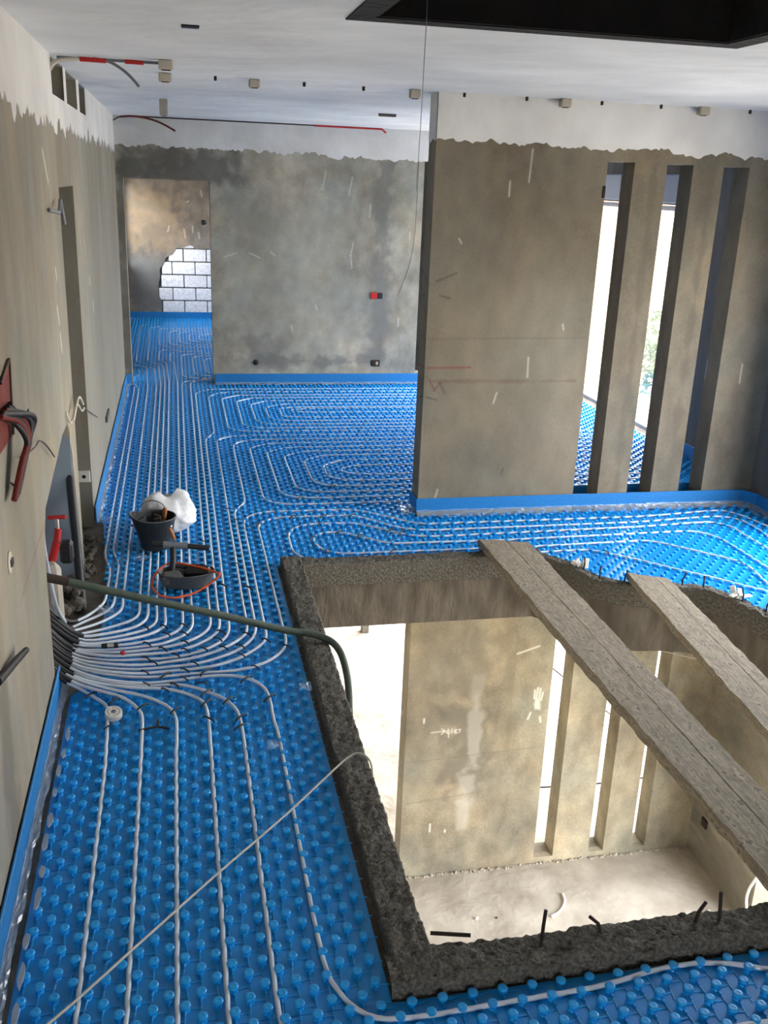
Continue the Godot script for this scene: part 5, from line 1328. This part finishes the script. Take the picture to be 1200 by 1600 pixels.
	var tp := PackedVector2Array([Vector2(0.0001, 0.0), Vector2(0.86, 0.0), Vector2(0.9, 0.006), Vector2(1.0, 0.085), Vector2(1.03, 0.088), Vector2(1.0, 0.092), Vector2(0.965, 0.086), Vector2(0.88, 0.012), Vector2(0.0001, 0.010)])
	for i in tp.size():
		tp[i].x *= 0.172
	obj("tray_body", lathe_mesh(tp, 36, Basis(), Vector3.ZERO, 0.62), M.tray, t)
	tag(obj("mortar_lump", box(V(-0.085, 0.075, -5.66), V(0.13, 0.07, 0.11), 0.02, Basis(Vector3.UP, 0.2)), M.tray), "grey block of dried mortar in the left end of the oval tray", "lump")
	tag(obj("tool_head", box(V(0.075, 0.08, -5.70), V(0.16, 0.08, 0.1), 0.015, Basis(Vector3.UP, -0.15)), M.black), "black tool case lying in the right end of the oval tray", "tool")
	var tl := thing("hand_tool", "dark tacker tool with grey barrel and black tube standing above the tray", "tool", V(-0.075, 0.1, -5.82))
	obj("post", tube_mesh(PackedVector3Array([V(-0.01, -0.02, 0.1), V(0.0, 0.06, 0.05), V(0.0, 0.13, 0.0)]), 0.019, 10), M.rubber, tl)
	obj("barrel", tube_mesh(PackedVector3Array([V(-0.06, 0.14, 0.0), V(0.09, 0.125, 0.0)]), 0.022, 12), M.grey, tl)
	obj("barrel_end", tube_mesh(PackedVector3Array([V(-0.13, 0.147, 0.0), V(-0.06, 0.14, 0.0)]), 0.018, 10), M.rubber, tl)
	obj("tube", tube_mesh(PackedVector3Array([V(0.09, 0.125, 0.0), V(0.225, 0.105, 0.0)]), 0.017, 10), M.black, tl)
	obj("arm", tube_mesh(PackedVector3Array([V(0.0, 0.02, 0.07), V(0.1, 0.01, 0.08)]), 0.012, 8), M.rubber, tl)
	obj("grip", lathe_mesh(PackedVector2Array([Vector2(0.0001, 0.11), Vector2(0.010, 0.105), Vector2(0.013, 0.08), Vector2(0.011, 0.03), Vector2(0.0001, 0.0)]), 10, Basis(Vector3.BACK, 0.35), V(0.02, 0.15, 0.0)), M.handle, tl)
	tag(obj("cord", tube_mesh(spline(PackedVector3Array([V(-0.17, 0.03, -5.52), V(-0.205, 0.04, -5.62), V(-0.185, 0.10, -5.68), V(-0.10, 0.135, -5.76), V(0.03, 0.125, -5.74), V(0.18, 0.12, -5.62), V(0.20, 0.11, -5.58), V(0.12, 0.06, -5.545), V(0.03, 0.032, -5.5), V(-0.08, 0.03, -5.46), V(-0.16, 0.032, -5.5)]), 6), 0.007, 7), M.orange), "orange cord looped around the oval grey tray", "cord")
	# white spool
	var sp := thing("spool", "round white plastic spool with small dark print by the left pipe", "spool", V(-0.355, 0.026, -4.13))
	var tilt := Basis(V(1, 0, -0.3).normalized(), 0.22)
	var spb := obj("body", lathe_mesh(PackedVector2Array([Vector2(0.0001, 0.0), Vector2(0.036, 0.0), Vector2(0.04, 0.004), Vector2(0.04, 0.03), Vector2(0.038, 0.034), Vector2(0.014, 0.034), Vector2(0.012, 0.03), Vector2(0.0001, 0.03)]), 28, tilt), M.offwhite, sp)
	obj("hub", lathe_mesh(PackedVector2Array([Vector2(0.012, 0.031), Vector2(0.009, 0.036), Vector2(0.005, 0.036), Vector2(0.004, 0.031), Vector2(0.0001, 0.031)]), 16, tilt), M.grey, spb)
	st = begin()
	for k in 22:
		var a := TAU * k / 22.0
		if k % 8 == 7 or k % 8 == 6:
			continue
		rbox(st, Transform3D(tilt * Basis(Vector3.UP, -a), tilt * V(cos(a) * 0.028, 0.0343, sin(a) * 0.028)), V(0.005, 0.0006, 0.003), 0.0)
	obj("print_marks", st.commit(), M.black, spb)
	# valve fitting and red cap on the pipe fan
	var ft := thing("pipe_fitting", "black and chrome threaded fitting lying on the pipe fan", "fitting", V(-0.40, 0.075, -4.78))
	var side := Basis(Vector3.BACK, -PI / 2)
	obj("body", lathe_mesh(PackedVector2Array([Vector2(0.0001, -0.05), Vector2(0.011, -0.05), Vector2(0.013, -0.02), Vector2(0.0001, -0.02)]), 14, side), M.black, ft)
	obj("thread", lathe_mesh(PackedVector2Array([Vector2(0.0001, -0.02), Vector2(0.013, -0.02), Vector2(0.014, -0.014), Vector2(0.0115, -0.009), Vector2(0.014, -0.003), Vector2(0.0115, 0.002), Vector2(0.014, 0.008), Vector2(0.012, 0.014), Vector2(0.0001, 0.014)]), 16, side), M.steel, ft)
	obj("nut", lathe_mesh(PackedVector2Array([Vector2(0.0001, 0.014), Vector2(0.016, 0.014), Vector2(0.016, 0.034), Vector2(0.0001, 0.036)]), 6, side), M.black, ft)
	tag(obj("cap", lathe_mesh(PackedVector2Array([Vector2(0.0001, 0.0), Vector2(0.013, 0.0), Vector2(0.013, 0.018), Vector2(0.011, 0.021), Vector2(0.0001, 0.021)]), 14, Basis(), V(-0.338, 0.055, -4.7)), M.red), "small red plastic cap beside the chrome fitting", "cap")
	var y := thing("clip_scrap", "bent black three-pronged clip scrap lying between two near pipes", "clip", V(-0.15, 0.032, -4.0))
	obj("prong", tube_mesh(PackedVector3Array([V(-0.085, 0.0, 0.02), V(0.0, 0.002, 0.0)]), 0.006, 6), M.black, y)
	obj("prong", tube_mesh(PackedVector3Array([V(0.0, 0.002, 0.0), V(0.003, 0.01, -0.045)]), 0.006, 6), M.black, y)
	obj("prong", tube_mesh(PackedVector3Array([V(0.0, 0.002, 0.0), V(0.055, 0.0, 0.025)]), 0.006, 6), M.black, y)

# ------------------------------------------------------------------ ceiling
func jbox(label: String, at: Vector3, size: Vector3) -> void:
	var t := thing("junction_box", label, "junction box", at, "")
	var bd := obj("body", box(V(0, -size.y * 0.5, 0), size, 0.006), M.lower, t)
	obj("mouth", box(V(0.0, -size.y - 0.001, size.z * 0.1), V(size.x * 0.6, 0.006, size.z * 0.55), 0.002), M.rust, bd)

func build_ceiling_things() -> void:
	jbox("pale ceiling box at the end of the nearer red conduit", V(-0.02, CEIL, -5.95), V(0.08, 0.05, 0.06))
	jbox("small ceiling box just beyond the nearer red conduit", V(-0.03, CEIL, -6.7), V(0.08, 0.05, 0.06))
	jbox("ceiling box left of the pier, above the doorway's right side", V(0.53, CEIL, -6.76), V(0.07, 0.05, 0.06))
	jbox("ceiling box close beside the pier's top left corner", V(1.6, CEIL, -6.8), V(0.07, 0.055, 0.06))
	jbox("ceiling box at the top of the pier wall, middle", V(2.67, CEIL, -6.80), V(0.075, 0.055, 0.06))
	jbox("ceiling box at the top of the pier wall above the second slit", V(3.72, CEIL, -6.80), V(0.075, 0.055, 0.06))
	jbox("tall pale ceiling box farther back, above the doorway", V(-0.06, CEIL, -9.0), V(0.07, 0.13, 0.07))
	var d := thing("conduit", "red and grey conduit under the near ceiling with a drooping loose end", "conduit", V(-0.6, 3.03, -6.0))
	obj("run", tube_mesh(PackedVector3Array([V(0.0, 0.005, 0), V(0.54, 0.005, 0.02)]), 0.008, 7), M.grey, d)
	obj("red_tape", tube_mesh(PackedVector3Array([V(0.12, 0.003, 0.003), V(0.26, 0.001, 0.008)]), 0.0125, 8), M.red, d)
	obj("red_tape", tube_mesh(PackedVector3Array([V(0.36, 0.003, 0.012), V(0.46, 0.002, 0.015)]), 0.0115, 8), M.red, d)
	obj("drooping_end", tube_mesh(spline(PackedVector3Array([V(0.19, 0.01, 0), V(0.27, 0.0, 0), V(0.34, -0.035, 0), V(0.39, -0.075, 0), V(0.43, -0.12, 0)]), 5), 0.008, 7), M.grey, d)
	obj("wall_stub", tube_mesh(spline(PackedVector3Array([V(-0.04, -0.06, 0.02), V(0.0, -0.015, 0.01), V(0.12, 0.005, 0)]), 5), 0.012, 7), M.wire, d)
	var e := thing("conduit", "long thin red conduit under the ceiling at the back wall with drooping end", "conduit", V(-0.6, 3.03, -11.8))
	obj("run", tube_mesh(spline(PackedVector3Array([V(-0.03, -0.04, 0), V(0.05, 0.0, 0), V(0.2, 0.012, 0), V(0.5, 0.012, 0), V(1.5, 0.012, 0), V(3.0, 0.012, 0)]), 5), 0.008, 6), M.brownwire, e)
	obj("red_tape", tube_mesh(PackedVector3Array([V(2.2, 0.01, 0.003), V(3.0, 0.008, 0.003), V(3.05, -0.03, 0.003)]), 0.011, 6), M.red, e)
	obj("drooping_end", tube_mesh(spline(PackedVector3Array([V(0.05, 0.0, 0.01), V(0.2, 0.012, 0.01), V(0.37, -0.01, 0.01), V(0.5, -0.05, 0.01), V(0.64, -0.12, 0.01)]), 5), 0.011, 7), M.darkred, e)
	tag(obj("ceiling_hole", box(V(0.09, CEIL - 0.003, -4.56), V(0.075, 0.01, 0.06), 0.002), M.black), "small dark hole in the near ceiling", "hole")
	tag(obj("wire", tube_mesh(PackedVector3Array([V(0.957, 3.3, -3.93), V(0.957, 3.05, -3.93), V(0.953, 2.67, -3.93), V(0.948, 2.43, -3.93)]), 0.0014, 5), M.grey), "thin wire hanging from the dark ceiling opening", "wire")
	var k := 0
	for p: Array in [[0.28, -6.7, "between the first two"], [0.85, -6.75, "left of the pier"], [1.25, -6.8, "nearer the pier corner"], [1.95, -6.82, "over the pier's left part"], [2.4, -6.83, "left of the middle box"], [2.95, -6.82, "right of the middle box"], [3.4, -6.82, "above the first slit"], [4.1, -6.82, "above the third slit"]]:
		tag(obj("ceiling_anchor", box(V(p[0], CEIL - 0.012, p[1]), V(0.018, 0.03, 0.018), 0.004), M.rust), "tiny dark anchor in the ceiling row of boxes, " + str(p[2]), "anchor")
		k += 1
	tag(obj("ceiling_block", box(V(1.94, CEIL - 0.01, -9.31), V(0.16, 0.03, 0.05), 0.005), M.concrete), "small dark bracket on the bluish back ceiling near the pier", "bracket")

func build_wall_things() -> void:
	var s := thing("socket_box", "red and black socket box in the damp chase on the back wall", "socket box", V(2.42, 1.12, -11.9))
	obj("box_body", box(V(0.045, 0, 0.006), V(0.07, 0.07, 0.02), 0.005), M.black, s)
	obj("cover", box(V(-0.03, 0, 0.006), V(0.08, 0.075, 0.024), 0.005), M.red, s)
	var b := thing("socket_box", "open grey socket box near the foot of the back wall", "socket box", V(2.44, 0.28, -11.9))
	obj("box_body", box(V(0, 0, 0.004), V(0.11, 0.08, 0.02), 0.005), M.rust, b)
	obj("inner_lip", box(V(0.015, 0, 0.014), V(0.03, 0.04, 0.01), 0.003), M.lower, b)
	tag(obj("socket_hole", lathe_mesh(PackedVector2Array([Vector2(0.035, 0.0), Vector2(0.03, 0.006), Vector2(0.0001, 0.006)]), 12, Basis(Vector3.RIGHT, PI / 2), V(0.93, 0.29, -11.897)), M.black), "small round hole low on the back wall left part", "hole")
	tag(obj("socket_hole", lathe_mesh(PackedVector2Array([Vector2(0.045, 0.0), Vector2(0.04, 0.006), Vector2(0.0001, 0.006)]), 12, Basis(Vector3.RIGHT, PI / 2), V(0.49, 1.67, -17.797)), M.black), "small round dark hole in the far room wall above the blocks", "hole")
	tag(obj("wire", tube_mesh(spline(PackedVector3Array([V(2.88, 2.7, -11.88), V(2.87, 1.9, -11.87), V(2.82, 1.5, -11.88), V(2.7, 1.15, -11.885)]), 5), 0.003, 5), M.brownwire), "thin dark wire hanging on the back wall beside the pier", "wire")
	tag(obj("wall_hole", box(V(4.59, -3.0, -6.62), V(0.02, 0.09, 0.09), 0.01), M.rust), "chipped reddish hole low in the lower side wall", "hole")
	tag(obj("anchor", box(V(3.05, 2.45, -6.87), V(0.03, 0.09, 0.03), 0.008), M.rust), "dark bump on the pier edge at the top of the first slit", "anchor")
